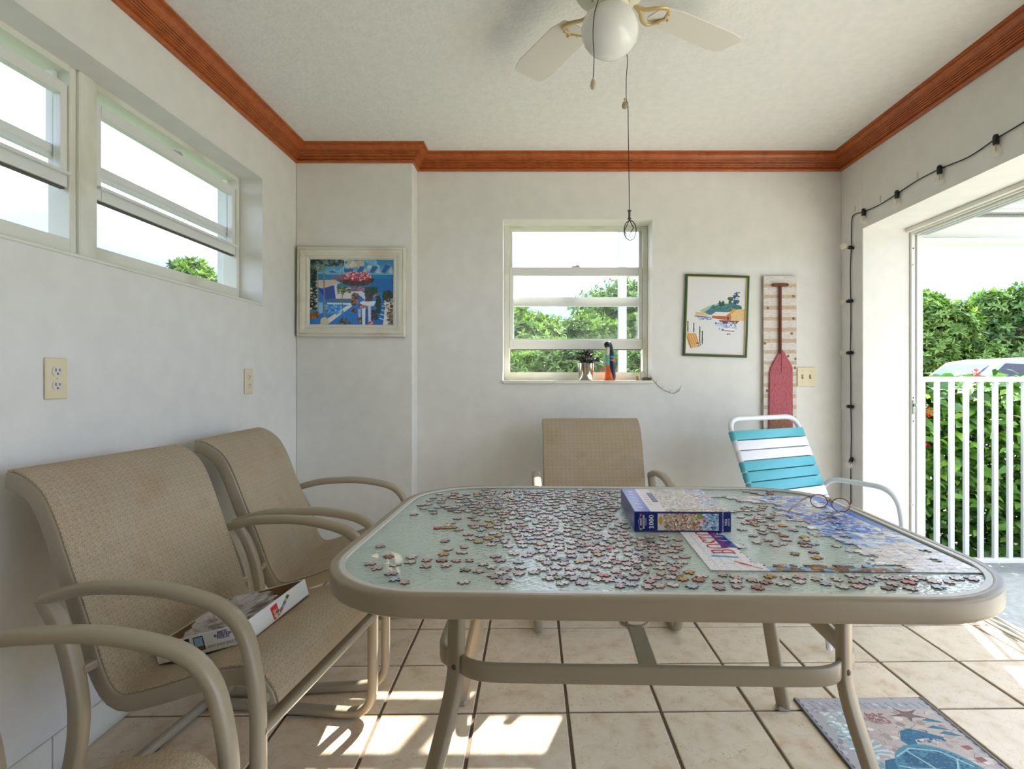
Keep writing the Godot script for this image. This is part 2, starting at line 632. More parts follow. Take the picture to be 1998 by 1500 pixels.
# ---------------------------------------------------------------- the room
func room():
	var zj := -F * WR / (1683.0 - CX)       # where the wide doorway begins
	var head := 1.9086
	var st := mb()
	var x0 := WL - 0.22
	box2(st, Vector3(x0, -0.2, ZB - 0.2), Vector3(WL, 1.453, REAR + 0.2))
	box2(st, Vector3(x0, 2.075, ZB - 0.2), Vector3(WL, CEIL + 0.05, REAR + 0.2))
	box2(st, Vector3(x0, 1.453, ZB - 0.2), Vector3(WL, 2.075, -2.705))
	box2(st, Vector3(x0, 1.453, -0.80), Vector3(WL, 2.075, REAR + 0.2))
	var wl := structure("wall_left", st, M.wall)
	tag(wl, "off-white plaster wall with the long high window", "", "", "structure")
	st = mb()
	var bx0 := -0.2195
	var bx1 := 0.6465
	var xo := WR + 0.255
	box2(st, Vector3(WL, -0.2, ZB - 0.2), Vector3(xo, 1.070, ZB))
	box2(st, Vector3(WL, 2.019, ZB - 0.2), Vector3(xo, CEIL + 0.05, ZB))
	box2(st, Vector3(WL, 1.070, ZB - 0.2), Vector3(bx0, 2.019, ZB))
	box2(st, Vector3(bx1, 1.070, ZB - 0.2), Vector3(xo, 2.019, ZB))
	structure("wall_back", st, M.wall)
	st = mb()
	box2(st, Vector3(WL, -0.2, ZB), Vector3(XP, CEIL + 0.05, ZP), 0.004)
	structure("wall_pier", st, M.wall)
	st = mb()
	box2(st, Vector3(WR, -0.2, ZB), Vector3(xo, CEIL + 0.05, zj), 0.003)
	box2(st, Vector3(WR, head, zj), Vector3(xo, CEIL + 0.05, REAR))
	box2(st, Vector3(WR, -0.2, 1.4), Vector3(xo, head, REAR))
	structure("wall_right", st, M.wall)
	st = mb()
	box2(st, Vector3(WL, -0.2, REAR), Vector3(xo, CEIL + 0.05, REAR + 0.2))
	structure("wall_rear", st, M.panelling)
	st = mb()
	box2(st, Vector3(x0 - 0.55, CEIL, ZB - 0.22), Vector3(xo, CEIL + 0.15, REAR + 0.2))
	structure("ceiling", st, M.ceiling)
	# floor: grout bed with a slab for every tile
	st = mb()
	box2(st, Vector3(WL, -0.16, ZB), Vector3(xo, -0.005, REAR))
	var fl := structure("floor", st, M.grout)
	var o := on_level(1108, 1389, 0.0)
	var pitch := 0.3078
	var ang := deg_to_rad(-0.9)
	var u := Vector2(cos(ang), sin(ang))        # along x, z
	var v := Vector2(-sin(ang), cos(ang))
	var room_poly := PackedVector2Array([Vector2(WL, ZB), Vector2(xo, ZB), Vector2(xo, REAR), Vector2(WL, REAR)])
	for i in range(-6, 8):
		for j in range(-6, 13):
			var c := Vector2(o.x, o.z) + u * pitch * i + v * pitch * j
			var q := PackedVector2Array()
			var g := 0.0054
			for e in [[0, 0], [1, 0], [1, 1], [0, 1]]:
				q.append(c + u * (e[0] * pitch + (g if e[0] == 0 else -g) + rng.randf_range(-0.0011, 0.0011)) + v * (e[1] * pitch + (g if e[1] == 0 else -g) + rng.randf_range(-0.0011, 0.0011)))
			var cut := Geometry2D.intersect_polygons(q, room_poly)
			if cut.is_empty(): continue
			var area := 0.0
			for k in cut[0].size(): area += cut[0][k].cross(cut[0][(k + 1) % cut[0].size()]) * 0.5
			if absf(area) < 0.0015: continue
			st = mb()
			var sw := PackedVector2Array()
			for w in cut[0]: sw.append(Vector2(w.y, w.x))
			slab(st, sw, Vector3(0, -0.008, 0), Vector3(0, 0, 1), Vector3(1, 0, 0), 0.008, 0.002)
			part(fl, "tile", st, M.tile[rng.randi() % 3])
	# skirting of cut tiles
	var bb := Node3D.new()
	bb.name = "baseboard_left"
	add_child(bb)
	bb.set_meta("kind", "structure")
	var bt := done_box(Vector3(0.009, 0.105, 0.304), 0.002)
	var z := ZP + 0.155
	while z < REAR - 0.15:
		var t := part(bb, "skirting_tile", bt, M.old_white)
		t.position = Vector3(WL + 0.0045, 0.0525, z)
		z += 0.309
	bb = Node3D.new()
	bb.name = "baseboard_back"
	add_child(bb)
	bb.set_meta("kind", "structure")
	bt = done_box(Vector3(0.304, 0.105, 0.009), 0.002)
	for k in 7:
		var t := part(bb, "skirting_tile", bt, M.old_white)
		t.position = Vector3(XP + 0.17 + k * 0.309, 0.0525, ZB + 0.0045)

func done_box(size: Vector3, bev: float) -> ArrayMesh:
	var st := mb()
	box(st, Vector3.ZERO, size, bev)
	return done(st)

# ---------------------------------------------------------------- crown moulding
func crown():
	var prof := [Vector2(0.0, -0.089), Vector2(0.011, -0.089), Vector2(0.015, -0.085), Vector2(0.015, -0.077), Vector2(0.009, -0.073), Vector2(0.018, -0.070)]
	for k in 5:                                # reeds
		var q := Vector2(0.018 + k * 0.0066, -0.068 + k * 0.0062)
		prof.append_array([q, q + Vector2(0.0045, 0.0005), q + Vector2(0.0072, 0.0034), q + Vector2(0.0022, 0.0060)])
	prof.append_array([Vector2(0.050, -0.036), Vector2(0.053, -0.027), Vector2(0.060, -0.018), Vector2(0.069, -0.014), Vector2(0.069, -0.009), Vector2(0.080, -0.008), Vector2(0.080, 0.0), Vector2(0.0, 0.0)])
	var path := [Vector2(WL, REAR), Vector2(WL, ZP), Vector2(XP, ZP), Vector2(XP, ZB), Vector2(WR, ZB), Vector2(WR, REAR)]
	var t := Node3D.new()
	t.name = "trim_1"
	add_child(t)
	tag(t, "reddish brown reeded wooden crown moulding under the ceiling", "", "", "structure")
	var nor := []
	for i in path.size() - 1:
		var d: Vector2 = (path[i + 1] - path[i]).normalized()
		nor.append(Vector2(-d.y, d.x))       # into the room
	for i in path.size() - 1:
		var st := mb()
		var e0: Vector2 = nor[i] if i == 0 else mitre(nor[i - 1], nor[i])
		var e1: Vector2 = nor[i] if i == path.size() - 2 else mitre(nor[i], nor[i + 1])
		for k in prof.size() - 1:
			var p: Vector2 = prof[k]
			var q: Vector2 = prof[k + 1]
			var f := func(base: Vector2, e: Vector2, w: Vector2) -> Vector3:
				var xz := base + e * w.x
				return Vector3(xz.x, CEIL + w.y, xz.y)
			var dir := q - p
			var out := Vector3(nor[i].x * dir.y, -dir.x, nor[i].y * dir.y)
			var l: float = (path[i + 1] - path[i]).length()
			face(st, [f.call(path[i], e0, p), f.call(path[i + 1], e1, p), f.call(path[i + 1], e1, q), f.call(path[i], e0, q)], out, -1)
		part(t, "moulding_length", st, M.crown)

func mitre(a: Vector2, b: Vector2) -> Vector2:
	var m := (a + b).normalized()
	return m / m.dot(a)

# ---------------------------------------------------------------- windows
func hung_window(called: String, label: String, at: Vector3, turn: float, W: float, H: float, r: Dictionary) -> Node3D:
	var n := Node3D.new()
	n.name = called
	add_child(n)
	n.position = at
	n.rotation.y = turn
	tag(n, label, "", "", "structure")
	var fw: float = r.fw
	var st := mb()
	var h := W * 0.5
	box2(st, Vector3(-h, 0, -0.07), Vector3(-h + fw, H, 0), 0.002)
	box2(st, Vector3(h - fw, 0, -0.07), Vector3(h, H, 0), 0.002)
	box2(st, Vector3(-h + fw, H - r.top, -0.069), Vector3(h - fw, H, -0.001))
	box2(st, Vector3(-h + fw, 0, -0.069), Vector3(h - fw, r.low, -0.001))
	part(n, "window_frame", st, M.old_white)
	var a := h - fw - 0.001
	# raised inner sash
	st = mb()
	var sw := 0.024
	box2(st, Vector3(-a, r.b0, -0.032), Vector3(-a + sw, r.t1, -0.006), 0.002)
	box2(st, Vector3(a - sw, r.b0, -0.032), Vector3(a, r.t1, -0.006), 0.002)
	box2(st, Vector3(-a + sw, r.t0, -0.031), Vector3(a - sw, r.t1, -0.005))
	box2(st, Vector3(-a + sw, r.b0, -0.031), Vector3(a - sw, r.b1, -0.005))
	box2(st, Vector3(-a + 0.004, r.b1 - 0.012, -0.0049), Vector3(a - 0.004, r.b1 - 0.002, 0.010), 0.002)
	var sash := part(n, "sash", st, M.trim_white)
	st = mb()
	box2(st, Vector3(-a + sw - 0.004, r.b1 - 0.004, -0.021), Vector3(a - sw + 0.004, r.t0 + 0.004, -0.018))
	part(sash, "pane", one_sheet(a - sw + 0.003, r.b1 - 0.003, r.t0 + 0.003, -0.019), M.glass)
	st = mb()
	box2(st, Vector3(-a + 0.004, r.b0 - 0.006, -0.026), Vector3(a - 0.004, r.b0, -0.012))
	part(sash, "weather_strip", st, M.soft_seal)
	st = mb()
	box(st, Vector3(0, r.t1 + 0.004, -0.012), Vector3(0.05, 0.008, 0.018), 0.003)
	box(st, Vector3(0.008, r.t1 + 0.010, -0.010), Vector3(0.018, 0.006, 0.012), 0.002)
	part(sash, "sash_lock", st, M.alu)
	# fixed outer sash
	st = mb()
	box2(st, Vector3(-a, r.o0, -0.062), Vector3(a, r.o1, -0.038), 0.002)
	box2(st, Vector3(-a, r.o0 + 0.015, -0.038), Vector3(a, r.o0 + 0.025, -0.034))
	box2(st, Vector3(-a, r.o1, -0.061), Vector3(-a + 0.016, H - r.top, -0.039))
	box2(st, Vector3(a - 0.016, r.o1, -0.061), Vector3(a, H - r.top, -0.039))
	var up := part(n, "upper_sash", st, M.trim_white)
	part(up, "pane", one_sheet(a - 0.013, r.o1 - 0.003, H - r.top + 0.003, -0.050), M.glass)
	part(n, "insect_screen", one_sheet(a, r.low - 0.002, r.o0 + 0.003, -0.066), M.screen)
	return n

func one_sheet(hx: float, y0: float, y1: float, z: float) -> ArrayMesh:
	var st := mb()
	face(st, [Vector3(-hx, y0, z), Vector3(hx, y0, z), Vector3(hx, y1, z), Vector3(-hx, y1, z)], Vector3(0, 0, 1))
	return done(st)

func window_back():
	var s := F / 3.345
	var Y := func(py: float) -> float: return EYE + (CY - py) / s - 1.088
	var n := hung_window("window_1", "white single-hung window above the centre chair with its lower sash raised", Vector3(0.2135, 1.088, ZB - 0.14), 0.0, 0.866, 0.931, {fw = 0.03, top = 0.018, low = Y.call(726.0), t0 = Y.call(537.0), t1 = Y.call(521.0), b0 = Y.call(681.0), b1 = Y.call(661.0), o0 = Y.call(596.0), o1 = Y.call(578.0)})
	var st := mb()
	for k in 3:
		box2(st, Vector3(-0.433 + k * 0.2887 + 0.0008, -0.018, -0.05), Vector3(-0.433 + (k + 1) * 0.2887 - 0.0008, 0.0, 0.155), 0.002)
	part(n, "window_sill", st, M.old_white)

func windows_left():
	# two hung windows side by side in one recess, a flat mullion between them
	var H := 0.585
	var y0 := 1.49
	var r := {fw = 0.024, top = 0.02, low = 0.045, t0 = 0.488, t1 = 0.525, b0 = 0.205, b1 = 0.252, o0 = 0.292, o1 = 0.335}
	hung_window("window_2", "white high sliding window with raised sash beside the pier", Vector3(WL - 0.11, y0, -2.2565), PI / 2, 0.89, H, r)
	hung_window("window_3", "white high sliding window with raised sash, the one farther from the pier", Vector3(WL - 0.11, y0, -1.277), PI / 2, 0.95, H, r)
	var st := mb()
	box2(st, Vector3(WL - 0.185, y0, -1.811), Vector3(WL - 0.10, y0 + H, -1.753), 0.003)
	tag(part(self, "window_mullion", st, M.old_white), "white flat post between the two high windows", "", "", "structure")
	st = mb()
	box2(st, Vector3(WL - 0.21, 1.4535, -2.704), Vector3(WL + 0.002, 1.4655, -0.801), 0.003)
	face(st, [Vector3(WL - 0.005, 1.466, -2.704), Vector3(WL - 0.11, 1.492, -2.704), Vector3(WL - 0.11, 1.492, -0.801), Vector3(WL - 0.005, 1.466, -0.801)], Vector3(1, 1, 0))
	tag(part(self, "window_ledge", st, M.old_white), "narrow sloping sill under the two high windows", "", "", "structure")

# ---------------------------------------------------------------- wide doorway
func doorway():
	var zj := -F * WR / (1683.0 - CX)
	var n := Node3D.new()
	n.name = "door_1"
	add_child(n)
	tag(n, "white aluminium sliding door frame of the wide open doorway", "", "", "structure")
	var x0 := WR + 0.254
	var st := mb()
	box2(st, Vector3(x0, 1.878, zj), Vector3(x0 + 0.012, 1.909, 1.4), 0.002)
	box2(st, Vector3(x0 - 0.02, 1.886, zj + 0.001), Vector3(x0 + 0.001, 1.9085, 1.4), 0.002)
	part(n, "head_strip", st, M.old_white)
	st = mb()
	for k in 3:
		box2(st, Vector3(x0 + 0.014 + k * 0.026, 1.868, zj + 0.02), Vector3(x0 + 0.032 + k * 0.026, 1.905, 1.4), 0.002)
	box2(st, Vector3(x0 + 0.012, 1.90, zj), Vector3(x0 + 0.10, 1.96, 1.4))
	part(n, "head_track", st, M.alu)
	st = mb()
	box2(st, Vector3(x0 + 0.002, 0, zj - 0.05), Vector3(x0 + 0.022, 1.905, zj + 0.012), 0.002)
	box2(st, Vector3(x0 + 0.022, 0, zj - 0.05), Vector3(x0 + 0.032, 1.905, zj - 0.006))
	box2(st, Vector3(x0 + 0.032, 0, zj - 0.05), Vector3(x0 + 0.044, 1.905, zj + 0.012), 0.002)
	box2(st, Vector3(x0 + 0.044, 0, zj - 0.05), Vector3(x0 + 0.070, 1.905, zj + 0.004), 0.002)
	var jamb := part(n, "jamb_track", st, M.trim_white)
	for q in [[1.80, 0.004], [1.71, 0.006], [0.995, 0.004], [0.87, 0.004], [0.42, 0.006]]:
		st = mb()
		lathe(st, [Vector2(0, 0.003), Vector2(q[1] * 0.7, 0.0025), Vector2(q[1], 0)], Vector3(x0 + 0.012, q[0], zj + 0.012), 10, Basis(Vector3.RIGHT, PI / 2))
		part(jamb, "screw", st, M.dark if q[1] < 0.005 else M.alu)
	st = mb()
	box(st, Vector3(x0 + 0.013, 0.945, zj + 0.015), Vector3(0.016, 0.075, 0.006), 0.002)
	box(st, Vector3(x0 + 0.016, 0.955, zj + 0.024), Vector3(0.012, 0.02, 0.016), 0.003)
	part(jamb, "latch_strike", st, M.chrome)
	st = mb()
	box2(st, Vector3(x0, -0.1, zj), Vector3(x0 + 0.10, 0.004, 1.4), 0.002)
	for k in 3:
		box2(st, Vector3(x0 + 0.012 + k * 0.034, 0.0, zj + 0.01), Vector3(x0 + 0.018 + k * 0.034, 0.016, 1.4))
	part(n, "floor_track", st, M.alu)

# ---------------------------------------------------------------- outside
func outside():
	var xo := WR + 0.355
	var st := mb()
	box2(st, Vector3(-90, -0.5, -120), Vector3(90, -0.26, 60))
	tag(structure("ground", st, M.grass), "grass ground round the house", "", "", "structure")
	st = mb()
	box2(st, Vector3(5.4, -0.258, -17), Vector3(40, -0.25, -5.5))
	tag(structure("driveway", st, M.asphalt), "grey parking ground beyond the hedge", "", "", "structure")
	st = mb()
	box2(st, Vector3(xo, -0.26, -3.6), Vector3(6.5, -0.10, REAR + 4.0), 0.01)
	tag(structure("porch_floor", st, M.concrete), "grey concrete porch floor outside the doorway", "", "", "structure")
	st = mb()
	box2(st, Vector3(xo, -0.256, -5.0), Vector3(4.6, -0.20, -3.6))
	tag(structure("planting_bed", st, M.mulch), "brown mulch bed under the hedge", "", "", "structure")
	st = mb()
	box2(st, Vector3(WR + 0.27, 1.9426, -3.55), Vector3(3.2, 2.12, -3.45), 0.004)
	box2(st, Vector3(WR + 0.27, 1.9426, -3.45), Vector3(3.2, 1.965, -3.40), 0.004)
	box2(st, Vector3(WR + 0.27, 2.072, -3.45), Vector3(3.2, 2.085, -3.38), 0.003)
	tag(structure("porch_beam", st, M.trim_white), "white beam along the far edge of the porch roof", "", "", "structure")
	# vented soffit: ribbed boards with rows of slots
	var cv := Canvas.new(128, 128, Color(0.93, 0.94, 0.93))
	for k in 8:
		for j in 3:
			cv.poly([[0.03 + k * 0.125, 0.18 + j * 0.12], [0.075 + k * 0.125, 0.18 + j * 0.12], [0.075 + k * 0.125, 0.25 + j * 0.12], [0.03 + k * 0.125, 0.25 + j * 0.12]], Color(0.55, 0.56, 0.56))
	var sm := mat(Color.WHITE, 0.5)
	grain(sm, cv.tex(), Vector3(5.2, 5.2, 8.0))
	var so := Node3D.new()
	so.name = "porch_ceiling"
	add_child(so)
	tag(so, "white vented soffit boards over the porch", "", "", "structure")
	var board := done_box(Vector3(1.16, 0.02, 0.118), 0.004)
	var z := -3.44
	while z < REAR:
		var b := part(so, "soffit_board", board, sm)
		b.position = Vector3(WR + 0.29 + 0.58, 2.13, z)
		z += 0.125
	st = mb()
	box2(st, Vector3(WR + 0.255, 2.145, -3.6), Vector3(3.25, 2.24, REAR + 0.2))
	tag(structure("porch_roof", st, M.trim_white), "flat white roof over the porch", "", "", "structure")
	# railing across the end of the porch
	var rl := thing("porch_railing", "white metal railing with slim square bars in front of the hedge", "railing", Vector3(2.12, -0.10, -3.4))
	st = mb()
	box2(st, Vector3(0, 1.178, -0.02), Vector3(2.45, 1.21, 0.02), 0.004)
	part(rl, "top_rail", st, M.rail)
	st = mb()
	box2(st, Vector3(0, 0.068, -0.016), Vector3(2.45, 0.098, 0.016), 0.004)
	part(rl, "bottom_rail", st, M.rail)
	var bar := done_box(Vector3(0.027, 1.09, 0.022), 0.002)
	for k in 27:
		var b := part(rl, "baluster", bar, M.rail)
		b.position = Vector3(0.045 + k * 0.0894, 0.635, 0)
	for x in [0.012, 2.44]:
		st = mb()
		box2(st, Vector3(x - 0.02, 0.0, -0.02), Vector3(x + 0.02, 1.20, 0.02), 0.003)
		part(rl, "post", st, M.rail)
	hedge()
	st = mb()
	box2(st, Vector3(WL - 0.1, 2.25, -3.99), Vector3(WR + 0.25, 2.47, -3.44))
	tag(structure("roof_eave", st, M.trim_white), "white roof eave over the back window", "", "", "structure")
	st = mb()
	var wp := thing("porch_post", "slim white post standing outside the back window", "post", px(1214, 738, 5.0) * Vector3(1, 0, 1) + Vector3(0, -0.26, 0))
	box2(st, Vector3(-0.036, 0, -0.036), Vector3(0.036, 3.6, 0.036), 0.004)
	part(wp, "shaft", st, mat(Color(0.66, 0.67, 0.70), 0.6))
	st = mb()
	box2(st, Vector3(-0.06, 0, -0.06), Vector3(0.06, 0.02, 0.06), 0.003)
	part(wp, "base_plate", st, M.rail)
	car()
	var lite := [Color(0.20, 0.32, 0.06), Color(0.29, 0.42, 0.10), Color(0.11, 0.20, 0.04)]
	var deep := [Color(0.085, 0.17, 0.04), Color(0.16, 0.27, 0.065), Color(0.24, 0.36, 0.10)]
	tree("broad_tree", "loose light green tree seen past the doorway frame", Vector3(13.4, -0.26, -19.0), 4.3, 1.9, lite, 101)
	tree("broad_tree", "dense dark green tree standing behind the white vehicle", Vector3(16.6, -0.26, -20.0), 4.4, 2.6, deep, 102)
	tree("broad_tree", "dark green tree behind the vehicle, beside the dense one", Vector3(20.0, -0.26, -20.5), 4.1, 2.4, deep, 103)
	tree("broad_tree", "light green tree crown low in the high window", Vector3(-9.0, -0.26, -14.2), 4.4, 1.7, lite, 104)
	tree("broad_tree", "light green bushy tree in the left half of the back window", Vector3(-0.9, -0.26, -18.0), 3.5, 2.6, lite, 105)
	tree("broad_tree", "bushy green tree in the middle of the back window", Vector3(1.5, -0.26, -19.0), 3.4, 2.4, lite, 106)
	tree("broad_tree", "dark bushy tree behind the white post outside the back window", Vector3(4.2, -0.26, -19.0), 3.6, 2.0, deep, 107)
	tree("broad_tree", "tall distant tree rising over the others in the back window", Vector3(5.2, -0.26, -33.0), 7.0, 4.2, deep, 108)
	tree("low_bush", "low dark green bush under the trees in the back window", Vector3(-0.2, -0.26, -10.0), 1.8, 1.7, deep, 109)
	tree("low_bush", "low dark green bush seen behind the parrot figurine", Vector3(2.0, -0.26, -10.4), 1.75, 1.5, deep, 110)
	# a bright young plant just outside the back window
	var pl := thing("strap_leaf_plant", "bright lime strap-leaved plant outside the back window", "plant", px(1037, 738, 4.2) * Vector3(1, 0, 1) + Vector3(0, -0.26, 0))
	for q in [[-0.16, 0.12, 1.40], [0.15, 0.1, 1.43], [0.05, -0.2, 1.30], [-0.08, -0.22, 1.25], [0.02, 0.22, 1.2]]:
		st = mb()
		var pth := []
		for k in 9:
			var t := k / 8.0
			pth.append(Vector3(q[0] * t * t * 0.75, q[2] * (t - 0.05 * t * t), q[1] * t * t))
		tube(st, pth, oval(0.024, 0.003, 8), Vector3.ZERO, false, false, [0.6, 0.8, 0.9, 1.0, 1.0, 1.0, 0.9, 0.6, 0.1])
		part(pl, "leaf", st, mat(Color(0.55, 0.72, 0.18), 0.5))

func leaf_mesh(l: float, w: float, bend := 0.15) -> ArrayMesh:
	var st := mb()
	var c := [Vector3(0, 0, 0), Vector3(0, bend * l * 0.6, l * 0.35), Vector3(0, bend * l * 0.7, l * 0.7), Vector3(0, 0, l)]
	for s in [-1.0, 1.0]:
		var e1 := Vector3(s * w * 0.5, bend * l * 1.0, l * 0.33)
		var e2 := Vector3(s * w * 0.42, bend * l * 1.0, l * 0.66)
		face(st, [c[0], e1, c[1]], Vector3.UP, 0)
		face(st, [c[1], e1, e2, c[2]], Vector3.UP, 0)
		face(st, [c[2], e2, c[3]], Vector3.UP, 0)
	return done(st)

func spray_mesh(l: float) -> ArrayMesh:
	# a twig end with seven leaves, for far crowns
	var st := mb()
	var r := RandomNumberGenerator.new()
	r.seed = 8
	for k in 7:
		var b := Basis(Vector3.UP, TAU * k / 7.0 + r.randf_range(-0.3, 0.3)) * Basis(Vector3.RIGHT, r.randf_range(-0.9, 0.2))
		var w := l * 0.42
		face(st, [Vector3.ZERO, b * Vector3(w * 0.5, 0.02, l * 0.45), b * Vector3(0, 0, l), b * Vector3(-w * 0.5, 0.02, l * 0.45)], Vector3.UP, -1)
	return done(st)

func tree(called: String, label: String, at: Vector3, h: float, r: float, cols: Array, sd: int):
	var g := RandomNumberGenerator.new()
	g.seed = sd
	var t := thing(called, label, "bush" if called == "low_bush" else "tree", at, 0.0)
	var st := mb()
	var low := 0.25 * h
	if called != "low_bush":
		tube(st, curve([Vector3(0, 0, 0), Vector3(0.06 * h, 0.3 * h, 0.02), Vector3(-0.02 * h, 0.55 * h, 0.05), Vector3(0, 0.8 * h, 0)], 4), oval(0.035 * h, 0.035 * h, 8))
		for k in 4:
			var a := TAU * k / 4.0 + 0.4
			tube(st, [Vector3(0.03 * h, 0.35 * h, 0), Vector3(cos(a) * r * 0.3, 0.52 * h, sin(a) * r * 0.3), Vector3(cos(a) * r * 0.7, 0.68 * h, sin(a) * r * 0.7)], oval(0.014 * h, 0.014 * h, 6))
		part(t, "trunk", st, M.bark)
	var lumps := []
	for k in 26:
		var a := g.randf() * TAU
		var d := sqrt(g.randf()) * r * 0.85
		var hy := g.randf_range(0.14, 0.86) * h
		var lim: float = 1.0 - 0.55 * pow(maxf(0.0, hy / h - 0.35) / 0.6, 1.6)
		d *= lim
		lumps.append([Vector3(cos(a) * d, hy, sin(a) * d), g.randf_range(0.22, 0.42) * r])
	lumps.append([Vector3(0, h * 0.45, 0), r * 0.75])
	lumps.append([Vector3(g.randf_range(-0.2, 0.2) * r, h - 0.28 * r, 0), r * 0.28])
	var mm := MultiMesh.new()
	mm.transform_format = MultiMesh.TRANSFORM_3D
	mm.use_colors = true
	mm.mesh = spray_mesh((0.045 if called == "low_bush" else 0.070) * sqrt(r * 4.0))
	var per := 420 if called == "low_bush" else 250
	mm.instance_count = lumps.size() * per
	var n := 0
	for l in lumps:
		for k in per:
			var v := Vector3(g.randfn(), g.randfn() + 0.25, g.randfn()).normalized()
			var p: Vector3 = l[0] + v * l[1] * g.randf_range(0.55, 1.06)
			var up := (v + Vector3(0, 0.7, 0) + Vector3(g.randfn(), g.randfn(), g.randfn()) * 0.35).normalized()
			var bx := up.cross(Vector3(g.randfn(), g.randfn(), g.randfn())).normalized()
			var s := g.randf_range(0.7, 1.35)
			mm.set_instance_transform(n, Transform3D(Basis(bx, up, bx.cross(up)).scaled(Vector3.ONE * s), p))
			var c: Color = cols[g.randi() % cols.size()]
			mm.set_instance_color(n, c * g.randf_range(0.75, 1.25))
			n += 1
	var o := MultiMeshInstance3D.new()
	o.multimesh = mm
	o.material_override = M.leaf
	o.name = "foliage"
	o.set_meta("kind", "stuff")
	t.add_child(o)

func hedge():
	var g := RandomNumberGenerator.new()
	g.seed = 77
	var t := thing("flowering_hedge", "glossy bright green clipped hedge behind the white porch railing", "hedge", Vector3(3.3, -0.21, -4.26))
	var hx := 1.25
	for k in 22:
		var st := mb()
		var x := g.randf_range(-hx, hx)
		var z := g.randf_range(-0.35, 0.4)
		tube(st, curve([Vector3(x, 0, z), Vector3(x + g.randfn() * 0.05, 0.4, z + g.randfn() * 0.05), Vector3(x + g.randfn() * 0.12, 0.8, z + g.randfn() * 0.1), Vector3(x + g.randfn() * 0.16, 1.15, z + g.randfn() * 0.1)], 3), oval(0.008, 0.008, 6))
		part(t, "stem", st, M.bark)
	var lm := [leaf_mesh(0.105, 0.046), leaf_mesh(0.085, 0.040, 0.22), leaf_mesh(0.12, 0.050, 0.08)]
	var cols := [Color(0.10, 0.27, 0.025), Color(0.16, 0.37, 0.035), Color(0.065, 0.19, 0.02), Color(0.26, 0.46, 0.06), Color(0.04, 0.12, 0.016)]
	var lmats := []
	for c in cols:
		var m := mat(c.linear_to_srgb(), 0.42)
		m.backlight_enabled = true
		m.backlight = Color(0.5, 0.62, 0.25)
		lmats.append(m)
	var put := func(front: bool) -> Array:
		var x := g.randf_range(-hx, hx)
		var y := g.randf_range(0.08, 1.22)
		var z := 0.48 + g.randfn() * 0.07 if front else g.randf_range(-0.5, 0.50)
		if g.randf() < 0.3: 
			y = 1.21 + g.randfn() * 0.04
			z = g.randf_range(-0.5, 0.48)
		var up := Vector3(g.randfn() * 0.5, 0.9, 0.55 + g.randfn() * 0.4).normalized()
		var fwd := Vector3(g.randfn(), g.randfn() * 0.5 - 0.15, 0.4 + g.randfn() * 0.7)
		fwd = (fwd - up * fwd.dot(up)).normalized()
		var s := g.randf_range(0.7, 1.2)
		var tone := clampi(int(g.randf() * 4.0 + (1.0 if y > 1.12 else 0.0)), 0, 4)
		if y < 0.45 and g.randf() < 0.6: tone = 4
		return [Transform3D(Basis(up.cross(fwd), up, fwd).scaled(Vector3.ONE * s), Vector3(x, y, z)), tone]
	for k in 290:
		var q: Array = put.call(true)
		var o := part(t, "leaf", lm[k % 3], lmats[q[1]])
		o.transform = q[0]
	var mm := MultiMesh.new()
	mm.transform_format = MultiMesh.TRANSFORM_3D
	mm.use_colors = true
	mm.mesh = lm[0]
	mm.instance_count = 11000
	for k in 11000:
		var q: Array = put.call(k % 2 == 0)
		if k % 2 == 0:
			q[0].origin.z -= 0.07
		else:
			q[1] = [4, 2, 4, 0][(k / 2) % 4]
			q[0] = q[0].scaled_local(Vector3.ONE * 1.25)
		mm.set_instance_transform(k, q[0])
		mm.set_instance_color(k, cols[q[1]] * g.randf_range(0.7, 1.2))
	var o2 := MultiMeshInstance3D.new()
	o2.multimesh = mm
	o2.material_override = M.leaf
	o2.name = "inner_foliage"
	o2.set_meta("kind", "stuff")
	t.add_child(o2)
	for f in [[1812, 803, 3.70, 0.036, Color(0.85, 0.10, 0.14)], [1905, 727, 3.8, 0.03, Color(0.85, 0.25, 0.10)], [1808, 868, 3.7, 0.016, Color(0.7, 0.10, 0.12)]]:
		var c := px(f[0], f[1], f[2]) - t.position
		var st := mb()
		for k in 46:
			var v := Vector3(g.randfn(), g.randfn(), g.randfn()).normalized()
			var a := v.cross(Vector3.UP).normalized() * 0.005
			var b := v.cross(a).normalized() * 0.005
			var p: Vector3 = c + v * f[3]
			face(st, [p - a, p + b, p + a, p - b], v)
			face(st, [c, p - a * 0.4, p + a * 0.4], b)
		part(t, "flower_head", st, mat(f[4], 0.5), "round cluster of small red blossoms")

